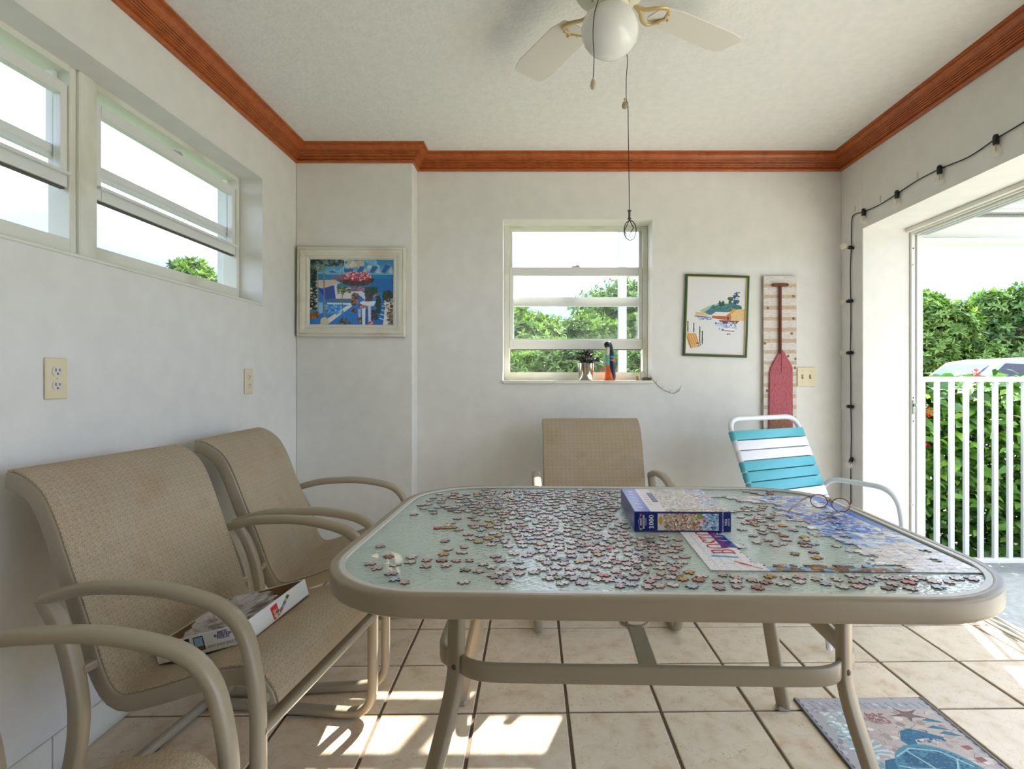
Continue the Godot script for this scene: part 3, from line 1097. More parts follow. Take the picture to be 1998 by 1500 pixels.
func car():
	var t := thing("vehicle", "white vehicle with blue tinted windows parked behind the hedge", "car", Vector3(8.1, -0.25, -13.0))
	var white := mat(Color(0.74, 0.75, 0.77), 0.25)
	var glass := mat(Color(0.10, 0.16, 0.28), 0.06)
	var st := mb()
	var low := PackedVector2Array([Vector2(0.1, 0.35), Vector2(4.7, 0.35), Vector2(4.75, 0.9), Vector2(4.7, 1.12), Vector2(1.35, 1.14), Vector2(0.35, 1.02), Vector2(0.05, 0.85), Vector2(0.0, 0.55)])
	slab(st, low, Vector3(0, 0, -0.95), Vector3(1, 0, 0), Vector3(0, 1, 0), 1.9, 0.03)
	var cab := PackedVector2Array([Vector2(1.2, 1.10), Vector2(4.72, 1.10), Vector2(4.45, 1.72), Vector2(3.9, 1.80), Vector2(2.5, 1.81), Vector2(2.05, 1.74)])
	slab(st, cab, Vector3(0, 0, -0.85), Vector3(1, 0, 0), Vector3(0, 1, 0), 1.70, 0.04)
	part(t, "body", st, white)
	st = mb()
	face(st, [Vector3(1.20, 1.16, 0.72), Vector3(1.94, 1.69, 0.66), Vector3(1.94, 1.69, -0.66), Vector3(1.20, 1.16, -0.72)], Vector3(-1, 1, 0))
	part(t, "windscreen", st, mat(Color(0.20, 0.34, 0.42), 0.05))
	for w in [[1.55, 2.62, 2.10], [2.72, 3.62, 2.72], [3.72, 4.5, 3.72]]:
		st = mb()
		var top0: float = w[2]
		slab(st, PackedVector2Array([Vector2(w[0], 1.15), Vector2(w[1], 1.15), Vector2(w[1] - (0.2 if w[1] > 4.0 else 0.0), 1.66), Vector2(top0, 1.68)]), Vector3(0, 0, 0.845), Vector3(1, 0, 0), Vector3(0, 1, 0), 0.012)
		part(t, "side_window", st, glass)
	for x in [0.95, 3.85]:
		for z in [0.85, -0.85]:
			st = mb()
			lathe(st, [Vector2(0, 0.12), Vector2(0.2, 0.12), Vector2(0.22, 0.09), Vector2(0.34, 0.11), Vector2(0.37, 0.06), Vector2(0.37, -0.1), Vector2(0, -0.1)], Vector3(x, 0.37, z), 20, Basis(Vector3.RIGHT, PI / 2 if z > 0 else -PI / 2))
			part(t, "wheel", st, M.black_plastic)
# ---------------------------------------------------------------- patio table
func round_rect(hx: float, hz: float, r: float, y: float, per := 10) -> Array:
	var p := []
	for q in [[1, 1, 0.0], [-1, 1, 90.0], [-1, -1, 180.0], [1, -1, 270.0]]:
		for k in per + 1:
			var a := deg_to_rad(q[2] + 90.0 * k / per)
			p.append(Vector3(q[0] * (hx - r) + cos(a) * r, y, q[1] * (hz - r) + sin(a) * r))
	return p

func table():
	var t := thing("patio_table", "rounded rectangular patio table with pebbled glass top and taupe metal rim", "table", Vector3(0.258, 0, -1.531), deg_to_rad(-1.5))
	var hx := 0.718
	var hz := 0.526
	var st := mb()
	tube(st, round_rect(hx - 0.013, hz - 0.013, 0.235, TAB - 0.022), oval(0.0225, 0.013, 14, 6.0), Vector3.UP, false, true)
	var rim := part(t, "rim", st, M.table_frame)
	st = mb()
	tube(st, round_rect(hx - 0.026, hz - 0.026, 0.222, TAB - 0.002), rect(0.004, 0.012), Vector3.UP, true, true)
	part(rim, "edge_lip", st, mat(Color(0.80, 0.79, 0.75), 0.35))
	st = mb()
	var poly := PackedVector2Array()
	for v in round_rect(hx - 0.020, hz - 0.020, 0.228, 0): poly.append(Vector2(v.z, v.x))
	slab(st, poly, Vector3(0, TAB - 0.011, 0), Vector3(0, 0, 1), Vector3(1, 0, 0), 0.006)
	part(t, "glass_top", st, M.table_glass, "pale green pebbled glass")
	for sx in [-1.0, 1.0]:
		for sz in [-1.0, 1.0]:
			st = mb()
			var pth := curve([Vector3(sx * 0.60, 0.662, sz * 0.40), Vector3(sx * 0.49, 0.655, sz * 0.29), Vector3(sx * 0.456, 0.60, sz * 0.24), Vector3(sx * 0.452, 0.46, sz * 0.235), Vector3(sx * 0.458, 0.365, sz * 0.242), Vector3(sx * 0.498, 0.19, sz * 0.285), Vector3(sx * 0.54, 0.012, sz * 0.325)], 5)
			tube(st, pth, oval(0.0205, 0.013, 12, 5.0))
			var leg := part(t, "leg", st, M.table_frame)
			st = mb()
			box(st, Vector3(sx * 0.54, 0.007, sz * 0.325), Vector3(0.042, 0.014, 0.032), 0.004)
			part(leg, "foot_cap", st, mat(Color(0.62, 0.60, 0.56), 0.5))
			st = mb()
			lathe(st, [Vector2(0, 0.004), Vector2(0.006, 0.003), Vector2(0.008, 0)], Vector3(sx * 0.453, 0.425, sz * 0.249), 10, Basis(Vector3.RIGHT, PI / 2 * sz))
			part(leg, "bolt", st, mat(Color(0.35, 0.33, 0.30), 0.4, 0.6))
	for s in [-1.0, 1.0]:
		st = mb()
		var fr := [Vector3(-0.440, 0.432, s * 0.238), Vector3(-0.415, 0.432, s * 0.266), Vector3(-0.36, 0.432, s * 0.282), Vector3(-0.2, 0.432, s * 0.284), Vector3(0, 0.432, s * 0.284), Vector3(0.2, 0.432, s * 0.284), Vector3(0.36, 0.432, s * 0.282), Vector3(0.415, 0.432, s * 0.266), Vector3(0.440, 0.432, s * 0.238)]
		tube(st, curve(fr, 5), oval(0.0215, 0.007, 12, 6.0), Vector3.UP)
		part(t, "long_stretcher", st, M.table_frame)
		st = mb()
		var sd := [Vector3(s * 0.466, 0.432, -0.225), Vector3(s * 0.492, 0.432, -0.19), Vector3(s * 0.50, 0.432, -0.12), Vector3(s * 0.50, 0.432, 0.12), Vector3(s * 0.492, 0.432, 0.19), Vector3(s * 0.466, 0.432, 0.225)]
		tube(st, curve(sd, 5), oval(0.0215, 0.007, 12, 6.0), Vector3.UP)
		part(t, "short_stretcher", st, M.table_frame)
	st = mb()
	box2(st, Vector3(-0.022, 0.424, 0.045), Vector3(0.022, 0.434, 0.272), 0.003)
	box2(st, Vector3(-0.022, 0.424, -0.272), Vector3(0.022, 0.434, -0.045), 0.003)
	var brace := part(t, "brace_strap", st, M.table_frame)
	st = mb()
	var ring := []
	for k in 20: ring.append(Vector3(cos(TAU * k / 20) * 0.038, 0.429, sin(TAU * k / 20) * 0.042))
	tube(st, ring, oval(0.008, 0.005, 8), Vector3.UP, false, true)
	part(brace, "parasol_ring", st, M.table_frame)

# ---------------------------------------------------------------- sling chairs
func sling_chairs():
	var t := thing("sling_chair", "beige sling patio chair holding an open puzzle box tray", "chair", Vector3.ZERO, 0.0, "beige sling patio chairs")
	var side := [Vector2(-0.312, 0.872), Vector2(-0.285, 0.868), Vector2(-0.256, 0.852), Vector2(-0.228, 0.828), Vector2(-0.205, 0.792), Vector2(-0.183, 0.742), Vector2(-0.154, 0.662), Vector2(-0.128, 0.595), Vector2(-0.091, 0.495), Vector2(-0.060, 0.412), Vector2(-0.018, 0.366), Vector2(0.068, 0.384), Vector2(0.187, 0.424), Vector2(0.275, 0.444), Vector2(0.322, 0.436), Vector2(0.352, 0.402), Vector2(0.362, 0.375)]
	var hw := 0.247
	for s in [-1.0, 1.0]:
		var st := mb()
		var p := []
		for q in side: p.append(Vector3(q.x, q.y, s * hw))
		p = curve(p, 4)
		var lowered := []
		for k in p.size():
			var d: Vector3 = (p[mini(k + 1, p.size() - 1)] - p[maxi(k - 1, 0)]).normalized()
			lowered.append(p[k] + Vector3(d.y, -d.x, 0) * 0.014)
		tube(st, lowered, oval(0.0125, 0.021, 12, 5.0), Vector3(0, 0, 1))
		part(t, "side_rail", st, M.frame)
	var st2 := mb()
	var pc := []
	for q in side: pc.append(Vector3(q.x, q.y, 0))
	pc = curve(pc, 5)
	var up := []
	for k in pc.size():
		var d: Vector3 = (pc[mini(k + 1, pc.size() - 1)] - pc[maxi(k - 1, 0)]).normalized()
		up.append(pc[k] + Vector3(-d.y, d.x, 0) * 0.0095)
	tube(st2, up, rect(2.0 * (hw + 0.009), 0.004), Vector3(0, 0, 1), true)
	part(t, "sling", st2, M.sling, "woven beige mesh")
	for s in [-1.0, 1.0]:
		var z: float = s * 0.298
		var st := mb()
		var pth := rounded([Vector3(-0.16, 0.603, z), Vector3(-0.06, 0.632, z), Vector3(0.13, 0.640, z), Vector3(0.31, 0.596, z), Vector3(0.352, 0.44, z), Vector3(0.352, 0.017, z), Vector3(-0.23, 0.017, z)], 0.085, 7)
		tube(st, pth, oval(0.019, 0.014, 14, 3.0), Vector3(0, 0, 1))
		var arm := part(t, "arm_and_leg", st, M.frame)
		st = mb()
		var rear := curve([Vector3(-0.160, 0.603, z), Vector3(-0.152, 0.585, z), Vector3(-0.127, 0.545, z), Vector3(-0.098, 0.469, z), Vector3(-0.078, 0.360, z), Vector3(-0.088, 0.25, z), Vector3(-0.12, 0.14, z), Vector3(-0.18, 0.03, z), Vector3(-0.19, 0.017, z)], 4)
		tube(st, rear, oval(0.018, 0.017, 12, 4.0), Vector3(0, 0, 1))
		part(t, "rear_leg", st, M.frame)
		st = mb()
		box(st, Vector3(-0.085, 0.44, s * 0.272), Vector3(0.03, 0.02, 0.04), 0.004)
		box(st, Vector3(0.338, 0.39, s * 0.272), Vector3(0.03, 0.02, 0.04), 0.004)
		part(arm, "bracket", st, M.frame)
	for q in [[0.352, 0.335, 0.293, 0.016, 0.011], [-0.225, 0.017, 0.290, 0.014, 0.014], [0.02, 0.350, 0.25, 0.011, 0.011], [-0.275, 0.845, 0.25, 0.010, 0.010]]:
		var st := mb()
		tube(st, [Vector3(q[0], q[1], -q[2]), Vector3(q[0], q[1], q[2])], oval(q[3], q[4], 10, 3.0))
		part(t, "cross_bar", st, M.frame)
	t.position = Vector3(-0.925, 0, -1.530)
	t.rotation.y = deg_to_rad(-6.5)
	copy_of(t, Vector3(-0.925, 0, -2.225), deg_to_rad(5.0), "beige sling patio chair in the corner beside the pier")
	copy_of(t, Vector3(0.277, 0, -2.69), deg_to_rad(-88.0), "beige sling patio chair under the back window across the table")
	copy_of(t, Vector3(-0.915, 0, -0.705), deg_to_rad(0.0), "beige sling patio chair next to the tray chair, away from the pier")

# ---------------------------------------------------------------- vinyl strap chair
func strap_chair():
	var t := thing("strap_chair", "white tube patio chair with aqua and white vinyl straps", "chair", Vector3(1.258, 0, -2.672), deg_to_rad(-64.0))
	var white := mat(Color(0.88, 0.89, 0.89), 0.3)
	var aqua := mat(Color(0.33, 0.69, 0.73), 0.35)
	var vinyl := mat(Color(0.90, 0.90, 0.91), 0.35)
	var hw := 0.243
	var st := mb()
	var back := [Vector3(0.42, 0.40, -hw), Vector3(0.0, 0.385, -hw), Vector3(-0.235, 0.895, -hw), Vector3(-0.235, 0.895, hw), Vector3(0.0, 0.385, hw), Vector3(0.42, 0.40, hw)]
	tube(st, rounded(back, 0.075, 8), oval(0.0135, 0.0135, 12))
	part(t, "seat_frame", st, white)
	for s in [-1.0, 1.0]:
		var z: float = s * 0.285
		st = mb()
		tube(st, rounded([Vector3(-0.19, 0.011, z), Vector3(-0.10, 0.585, z), Vector3(0.285, 0.590, z), Vector3(0.36, 0.011, z)], 0.11, 8), oval(0.0125, 0.0125, 12))
		part(t, "arm_and_leg", st, white)
		st = mb()
		tube(st, [Vector3(0.305, 0.40, s * 0.24), Vector3(0.305, 0.40, z)], oval(0.010, 0.010, 8))
		tube(st, [Vector3(-0.085, 0.56, s * 0.24), Vector3(-0.105, 0.56, z)], oval(0.010, 0.010, 8))
		part(t, "joining_pin", st, white)
	var cols := [aqua, vinyl, vinyl, aqua, aqua, aqua, vinyl, vinyl]
	var d := Vector3(0.235, -0.51, 0).normalized()
	for k in 8:
		st = mb()
		var c: Vector3 = Vector3(-0.235, 0.895, 0) + d * (0.092 + k * 0.0525)
		strap_round(st, c, d, hw)
		part(t, "back_strap", st, cols[k])
	for k in 7:
		st = mb()
		strap_round(st, Vector3(0.045 + k * 0.053, 0.3866 + k * 0.0019, 0), Vector3(1, 0.036, 0).normalized(), hw)
		part(t, "seat_strap", st, cols[(k + 3) % 8])

func strap_round(st: SurfaceTool, c: Vector3, d: Vector3, hw: float):
	# a flat strap round both side tubes
	var n := Vector3(-d.y, d.x, 0)
	if n.y < 0: n = -n
	var p := []
	for a in [-90, -30, 30, 90]:
		p.append(c + Vector3(0, 0, hw) + (n * sin(deg_to_rad(a)) + Vector3(0, 0, 1) * cos(deg_to_rad(a))) * 0.0165)
	for a in [90, 150, 210, 270]:
		p.append(c + Vector3(0, 0, -hw) + (n * sin(deg_to_rad(a)) + Vector3(0, 0, 1) * cos(deg_to_rad(a))) * 0.0165)
	tube(st, p, rect(0.047, 0.002), d, true, true)

# ---------------------------------------------------------------- jigsaw puzzle
func side_pts(a: Vector2, b: Vector2, s: float, off: float) -> Array:
	# one edge of a jigsaw piece, with a tab (s > 0) or a socket (s < 0) to the right of a -> b
	var e := b - a
	var n := Vector2(e.y, -e.x) * s
	var r := [a]
	if s != 0.0:
		for q in [[0.40, 0.0], [0.365, 0.12], [0.40, 0.235], [0.60, 0.235], [0.635, 0.12], [0.60, 0.0]]:
			r.append(a + e * (q[0] + off) + n * q[1])
	return r

func piece_outline(w: float, h: float, s: Array, off := 0.0) -> PackedVector2Array:
	var c := [Vector2(-w, -h) / 2, Vector2(w, -h) / 2, Vector2(w, h) / 2, Vector2(-w, h) / 2]
	var r := PackedVector2Array()
	for k in 4:
		for p in side_pts(c[k], c[(k + 1) % 4], s[k], off * (1 if k < 2 else -1)): r.append(p)
	return r

func puzzle_print() -> ImageTexture:
	var cv := Canvas.new(540, 680, Color(0.86, 0.85, 0.86))
	var cream := [Color(0.88, 0.85, 0.82), Color(0.80, 0.76, 0.74), Color(0.93, 0.93, 0.94), Color(0.72, 0.66, 0.64)]
	var blue := [Color(0.32, 0.50, 0.80), Color(0.45, 0.62, 0.86), Color(0.70, 0.80, 0.92), Color(0.88, 0.90, 0.94), Color(0.82, 0.78, 0.75), Color(0.86, 0.84, 0.82)]
	cv.dabs(0.0, 0.0, 1.0, 1.0, 900, 0.02, cream)
	cv.dabs(0.62, 0.0, 1.0, 0.75, 800, 0.022, blue)
	cv.poly([[0.93, 0.0], [1.0, 0.0], [1.0, 0.6], [0.96, 0.5]], Color(0.22, 0.46, 0.84), 0.1)
	cv.dabs(0.68, 0.35, 0.92, 0.62, 260, 0.016, [Color(0.16, 0.40, 0.80), Color(0.20, 0.48, 0.85), Color(0.75, 0.80, 0.88)])
	for k in 6: cv.line(0.62 + k * 0.05, 0.42, 0.68 + k * 0.045, 0.425, 0.012, Color(0.80, 0.25, 0.16), 0.2)
	cv.dabs(0.2, 0.95, 0.72, 1.0, 300, 0.018, [Color(0.45, 0.25, 0.15), Color(0.62, 0.35, 0.20), Color(0.25, 0.15, 0.12), Color(0.70, 0.60, 0.35), Color(0.40, 0.65, 0.80)])
	cv.poly([[0.0, 0.45], [0.2, 0.45], [0.22, 1.0], [0.0, 1.0]], Color(0.93, 0.925, 0.93), 0.03)
	cv.line(0.12, 0.92, 0.17, 0.96, 0.012, Color(0.78, 0.15, 0.22))
	cv.line(0.13, 0.94, 0.20, 0.985, 0.008, Color(0.78, 0.25, 0.30))
	cv.line(0.05, 0.87, 0.15, 0.885, 0.02, Color(0.25, 0.62, 0.82), 0.1)
	cv.poly([[0.125, 0.45], [0.19, 0.45], [0.19, 0.77], [0.20, 0.80], [0.155, 0.785], [0.12, 0.80], [0.125, 0.77]], Color(0.08, 0.20, 0.58))
	for k in 6: cv.line(0.14, 0.48 + k * 0.045, 0.175, 0.49 + k * 0.045, 0.008, Color(0.92, 0.93, 0.95))
	for k in 330:
		var x := cv.r.randf()
		var y := cv.r.randf()
		if x < 0.2: continue
		cv.line(x, y, x + cv.r.randf_range(-0.04, 0.04), y + cv.r.randf_range(-0.012, 0.012), 0.004, Color(0.35, 0.32, 0.32))
	return cv.tex()

func puzzle():
	var g := RandomNumberGenerator.new()
	g.seed = 21
	# partly assembled puzzle
	var W := 0.565
	var D := 0.745
	var nx := 27
	var nz := 34
	var near := on_level(1385, 1110, TAB)
	var t := thing("assembled_puzzle", "partly assembled jigsaw puzzle with its border and blue end joined on the table", "puzzle", Vector3(near.x + 0.002, TAB - 0.0045, near.z), deg_to_rad(-1.6))
	var paper := mat(Color.WHITE, 0.32)
	paper.albedo_texture = puzzle_print()
	paper.vertex_color_use_as_albedo = true
	var cw := W / nx
	var ch := D / nz
	var fill := {}
	for j in nz:
		var v := (j + 0.5) / nz            # 0 at the near edge, 1 at the far edge
		for i in nx:
			var u := (i + 0.5) / nx
			var wob := 0.04 * sin(j * 1.9) + 0.03 * sin(j * 0.7 + 2.0)
			var on := i == 0 or i == nx - 1 or j == 0 or j == nz - 1
			if u < 0.19 + wob * 0.5 and v < 0.42: on = true
			if u < 0.13 and v < 0.06: on = true
			var edge := 0.62 + wob + 0.10 * maxf(0.0, 0.5 - v) / 0.5
			if v > 0.88: edge -= 0.12
			if v < 0.08: edge -= 0.03
			if u > edge: on = true
			if j == 1 and u > 0.2 and u < 0.62 and (i % 3) != 0: on = true
			if u > 0.60 and (i * 7 + j * 13) % 23 == 0: on = false
			if i == nx - 1 or i == 0 or j == 0 or j == nz - 1: on = true
			if on: fill[Vector2i(i, j)] = true
	var hs := func(a: int, b: int, c: int) -> float: return 1.0 if (a * 73 + b * 151 + c * 37 + (a * b) % 7) % 2 == 0 else -1.0
	var cells := fill.keys()
	cells.sort_custom(func(a, b): return a.y < b.y or (a.y == b.y and a.x < b.x))
	var rest := mb()
	var made := 0
	for c in cells:
		# sides: near (-z of the outline is far): order is far, right, near, left
		var s := [0.0 if c.y == nz - 1 else hs.call(c.x, c.y, 1), 0.0 if c.x == nx - 1 else hs.call(c.x, c.y, 2), 0.0 if c.y == 0 else -hs.call(c.x, c.y - 1, 1), 0.0 if c.x == 0 else -hs.call(c.x - 1, c.y, 2)]
		var o := piece_outline(cw - 0.0005, ch - 0.0005, s)
		var mid := Vector2((c.x + 0.5) * cw, -(c.y + 0.5) * ch)
		var q := PackedVector2Array()
		for p in o: q.append(Vector2(p.y + mid.y, p.x + mid.x))
		var single := made < 300
		var st := mb() if single else rest
		var lift := g.randf_range(0.0, 0.0003)
		slab_uv(st, q, Vector3(0, 0, 0), 0.002 + lift, Vector2(W, D))
		if single:
			part(t, "puzzle_piece", st, paper)
		made += 1
	if made > 300:
		var o := part(t, "far_pieces", rest, paper)
		o.set_meta("kind", "stuff")
	var red := mat(Color(0.78, 0.10, 0.16), 0.4)
	var tm := word("BOSTON", 0.072, "Droid Serif")
	var title := part(t, "title_print", tm, red)
	title.transform = Transform3D(Basis(Vector3(0, 0, -1), Vector3(-1, 0, 0), Vector3(0, 1, 0)).scaled_local(Vector3(0.80, 1.0, 1.0)), Vector3(0.064, 0.0025, -0.225))
	# loose pieces
	var outlines := []
	for k in 7:
		var s: Array = [[1, -1, 1, -1], [1, 1, -1, -1], [-1, 1, -1, 1], [1, 1, 1, -1], [0, 1, -1, 1], [-1, -1, 1, 1], [1, -1, -1, 1]][k]
		var st := mb()
		var q := PackedVector2Array()
		for p in piece_outline(0.0195, 0.0178, s, g.randf_range(-0.05, 0.05)): q.append(Vector2(p.y, p.x))
		slab(st, q, Vector3.ZERO, Vector3(0, 0, 1), Vector3(1, 0, 0), 0.0026, 0.0, Vector2.ONE, Vector2.ZERO, Color(0.20, 0.18, 0.17))
		outlines.append(done(st))
	var kinds := [
		["grey-white", Color(0.88, 0.87, 0.86), 40], ["dusty pink", Color(0.84, 0.74, 0.73), 28], ["taupe grey", Color(0.76, 0.71, 0.68), 26], ["brick red", Color(0.72, 0.46, 0.43), 7],
		["mustard yellow", Color(0.80, 0.66, 0.32), 6], ["pale blue", Color(0.76, 0.82, 0.88), 7], ["dark brown", Color(0.46, 0.36, 0.33), 5], ["mauve", Color(0.74, 0.65, 0.70), 14], ["bright red", Color(0.80, 0.28, 0.30), 2], ["olive green", Color(0.58, 0.60, 0.42), 4]]
	var bag := []
	for k in kinds.size():
		for j in kinds[k][2]: bag.append(k)
	var print_tex := noise_tex(71, 0.03, [Color(0.45, 0.40, 0.40), Color(0.95, 0.92, 0.90), Color(1, 1, 1), Color(0.80, 0.70, 0.68), Color(1, 0.97, 0.92), Color(0.55, 0.50, 0.54)], 256, 5)
	var mats := []
	for k in kinds:
		var m := grain(mat(k[1], 0.32), print_tex, Vector3.ONE * 15.0)
		m.vertex_color_use_as_albedo = true
		mats.append(m)
	var spots := []       # [place, kind]
	var glass_out := func(p: Vector3) -> bool:
		var l := p - Vector3(0.258, 0, -1.531)
		var q := Vector2(maxf(0.0, absf(l.x) - 0.47), maxf(0.0, absf(l.z) - 0.28))
		return q.length() > 0.195
	# heaps: centre x, centre y, spread x, spread y in picture pixels on the table plane, count, kind of mix
	var clusters := [
		[1000, 974, 62, 11, 105, 0], [1120, 976, 60, 12, 110, 0], [930, 982, 40, 10, 36, 0], [1110, 1016, 70, 13, 100, 0], [1030, 1036, 42, 10, 26, 0], [1110, 1056, 50, 13, 66, 1], [1215, 1066, 52, 14, 84, 1], [1190, 1096, 48, 12, 64, 1], [1280, 1085, 30, 14, 34, 1],
		[1110, 1112, 30, 9, 18, 1], [1250, 1122, 45, 9, 24, 1], [930, 1040, 35, 18, 12, 0], [870, 1085, 55, 18, 11, 2], [985, 1105, 40, 16, 14, 2], [1440, 1130, 60, 8, 14, 2], [1620, 1130, 110, 8, 20, 2], [1840, 1128, 50, 8, 6, 2],
		[1500, 985, 40, 16, 22, 0], [1540, 1040, 50, 20, 20, 0], [1480, 1010, 26, 22, 14, 0], [740, 1100, 30, 16, 7, 2], [840, 990, 25, 12, 6, 0]]
	for c in clusters:
		for k in c[4]:
			for tries in 14:
				var p := on_level(c[0] + g.randfn() * c[2], clampf(c[1] + g.randfn() * c[3], 953.0, 1160.0), TAB)
				if glass_out.call(p): continue
				# keep off the lid box and the assembled parts
				if p.x > 0.235 and p.x < 0.53 and p.z < -1.42 and p.z > -1.80: continue
				var lp := t.transform.affine_inverse() * p
				var ij := Vector2i(int(floor(lp.x / cw)), int(floor(-lp.z / ch)))
				var clash := false
				for di in range(-1, 2):
					for dj in range(-1, 2):
						if fill.has(ij + Vector2i(di, dj)): clash = true
				if clash: continue
				for s in spots:
					if (s[0] - p).length_squared() < 0.0232 * 0.0232:
						clash = true
						break
				if clash: continue
				var kd: int = bag[g.randi() % bag.size()]
				if c[5] == 0 and kd in [3, 8] and g.randf() < 0.6: kd = 0
				spots.append([p, kd])
				break
	spots.sort_custom(func(a, b): return a[0].z > b[0].z)
	var mm := MultiMesh.new()
	mm.transform_format = MultiMesh.TRANSFORM_3D
	mm.use_colors = true
	mm.mesh = outlines[0]
	mm.instance_count = maxi(0, spots.size() - 300)
	for k in spots.size():
		var p: Vector3 = spots[k][0]
		p.y = TAB - 0.0048
		var tr := Transform3D(Basis(Vector3.UP, g.randf() * TAU), p)
		if k < 300:
			var kd: int = spots[k][1]
			var o := part(self, "loose_puzzle_piece", outlines[g.randi() % 7], mats[kd])
			o.transform = tr
			tag(o, "loose %s jigsaw piece lying on the glass table top" % kinds[kd][0], "puzzle piece", "loose %s puzzle pieces" % kinds[kd][0])
		else:
			mm.set_instance_transform(k - 300, tr)
			mm.set_instance_color(k - 300, kinds[spots[k][1]][1].srgb_to_linear())
	var o3 := MultiMeshInstance3D.new()
	o3.multimesh = mm
	var pm := grain(mat(Color.WHITE, 0.32), print_tex, Vector3.ONE * 15.0)
	pm.vertex_color_use_as_albedo = true
	o3.material_override = pm
	o3.name = "puzzle_piece_scatter"
	add_child(o3)
	tag(o3, "dense scatter of small loose jigsaw pieces across the far half of the table", "puzzle pieces", "", "stuff")
	# a short strip of joined pieces
	var sp := on_level(868, 1027, TAB)
	t = thing("joined_piece_strip", "short strip of joined yellow and red puzzle pieces lying apart", "puzzle piece", Vector3(sp.x, TAB - 0.0048, sp.z), 0.1)
	for k in 3:
		var o := part(t, "puzzle_piece", outlines[k], mats[[8, 4, 4][k]])
		o.position = Vector3(-0.02 + k * 0.0205, 0, 0)
	lid_box()
	tray()
	glasses()

func slab_uv(st: SurfaceTool, q: PackedVector2Array, at: Vector3, thick: float, size: Vector2):
	# q holds (z, x); the print runs u along x and v from far to near
	st.set_color(Color.WHITE)
	var idx := Geometry2D.triangulate_polygon(q)
	for k in range(0, idx.size(), 3):
		var p := []
		var u := []
		for j in 3:
			var v := q[idx[k + j]]
			p.append(at + Vector3(v.y, thick, v.x))
			u.append(Vector2(v.y / size.x, 1.0 + v.x / size.y))
		face(st, p, Vector3.UP, -1, u)
	st.set_color(Color(0.45, 0.42, 0.40))
	var cw := Geometry2D.is_polygon_clockwise(q)
	for k in q.size():
		var a := q[k]
		var b := q[(k + 1) % q.size()]
		var e := b - a
		var o2 := Vector2(-e.y, e.x) if cw else Vector2(e.y, -e.x)
		var ua := Vector2(a.y / size.x, 1.0 + a.x / size.y)
		var ub := Vector2(b.y / size.x, 1.0 + b.x / size.y)
		face(st, [at + Vector3(a.y, 0, a.x), at + Vector3(b.y, 0, b.x), at + Vector3(b.y, thick, b.x), at + Vector3(a.y, thick, a.x)], Vector3(o2.y, 0, o2.x), -1, [ua, ub, ub, ua])

func word(s: String, size: float, family := "Droid Sans", bold := false) -> TextMesh:
	var t := TextMesh.new()
	var f := SystemFont.new()
	f.font_names = PackedStringArray([family])
	if bold: f.font_weight = 700
	t.font = f
	t.text = s
	t.font_size = 48
	t.pixel_size = size / 48.0
	t.depth = 0.0003
	t.curve_step = 4.0
	return t

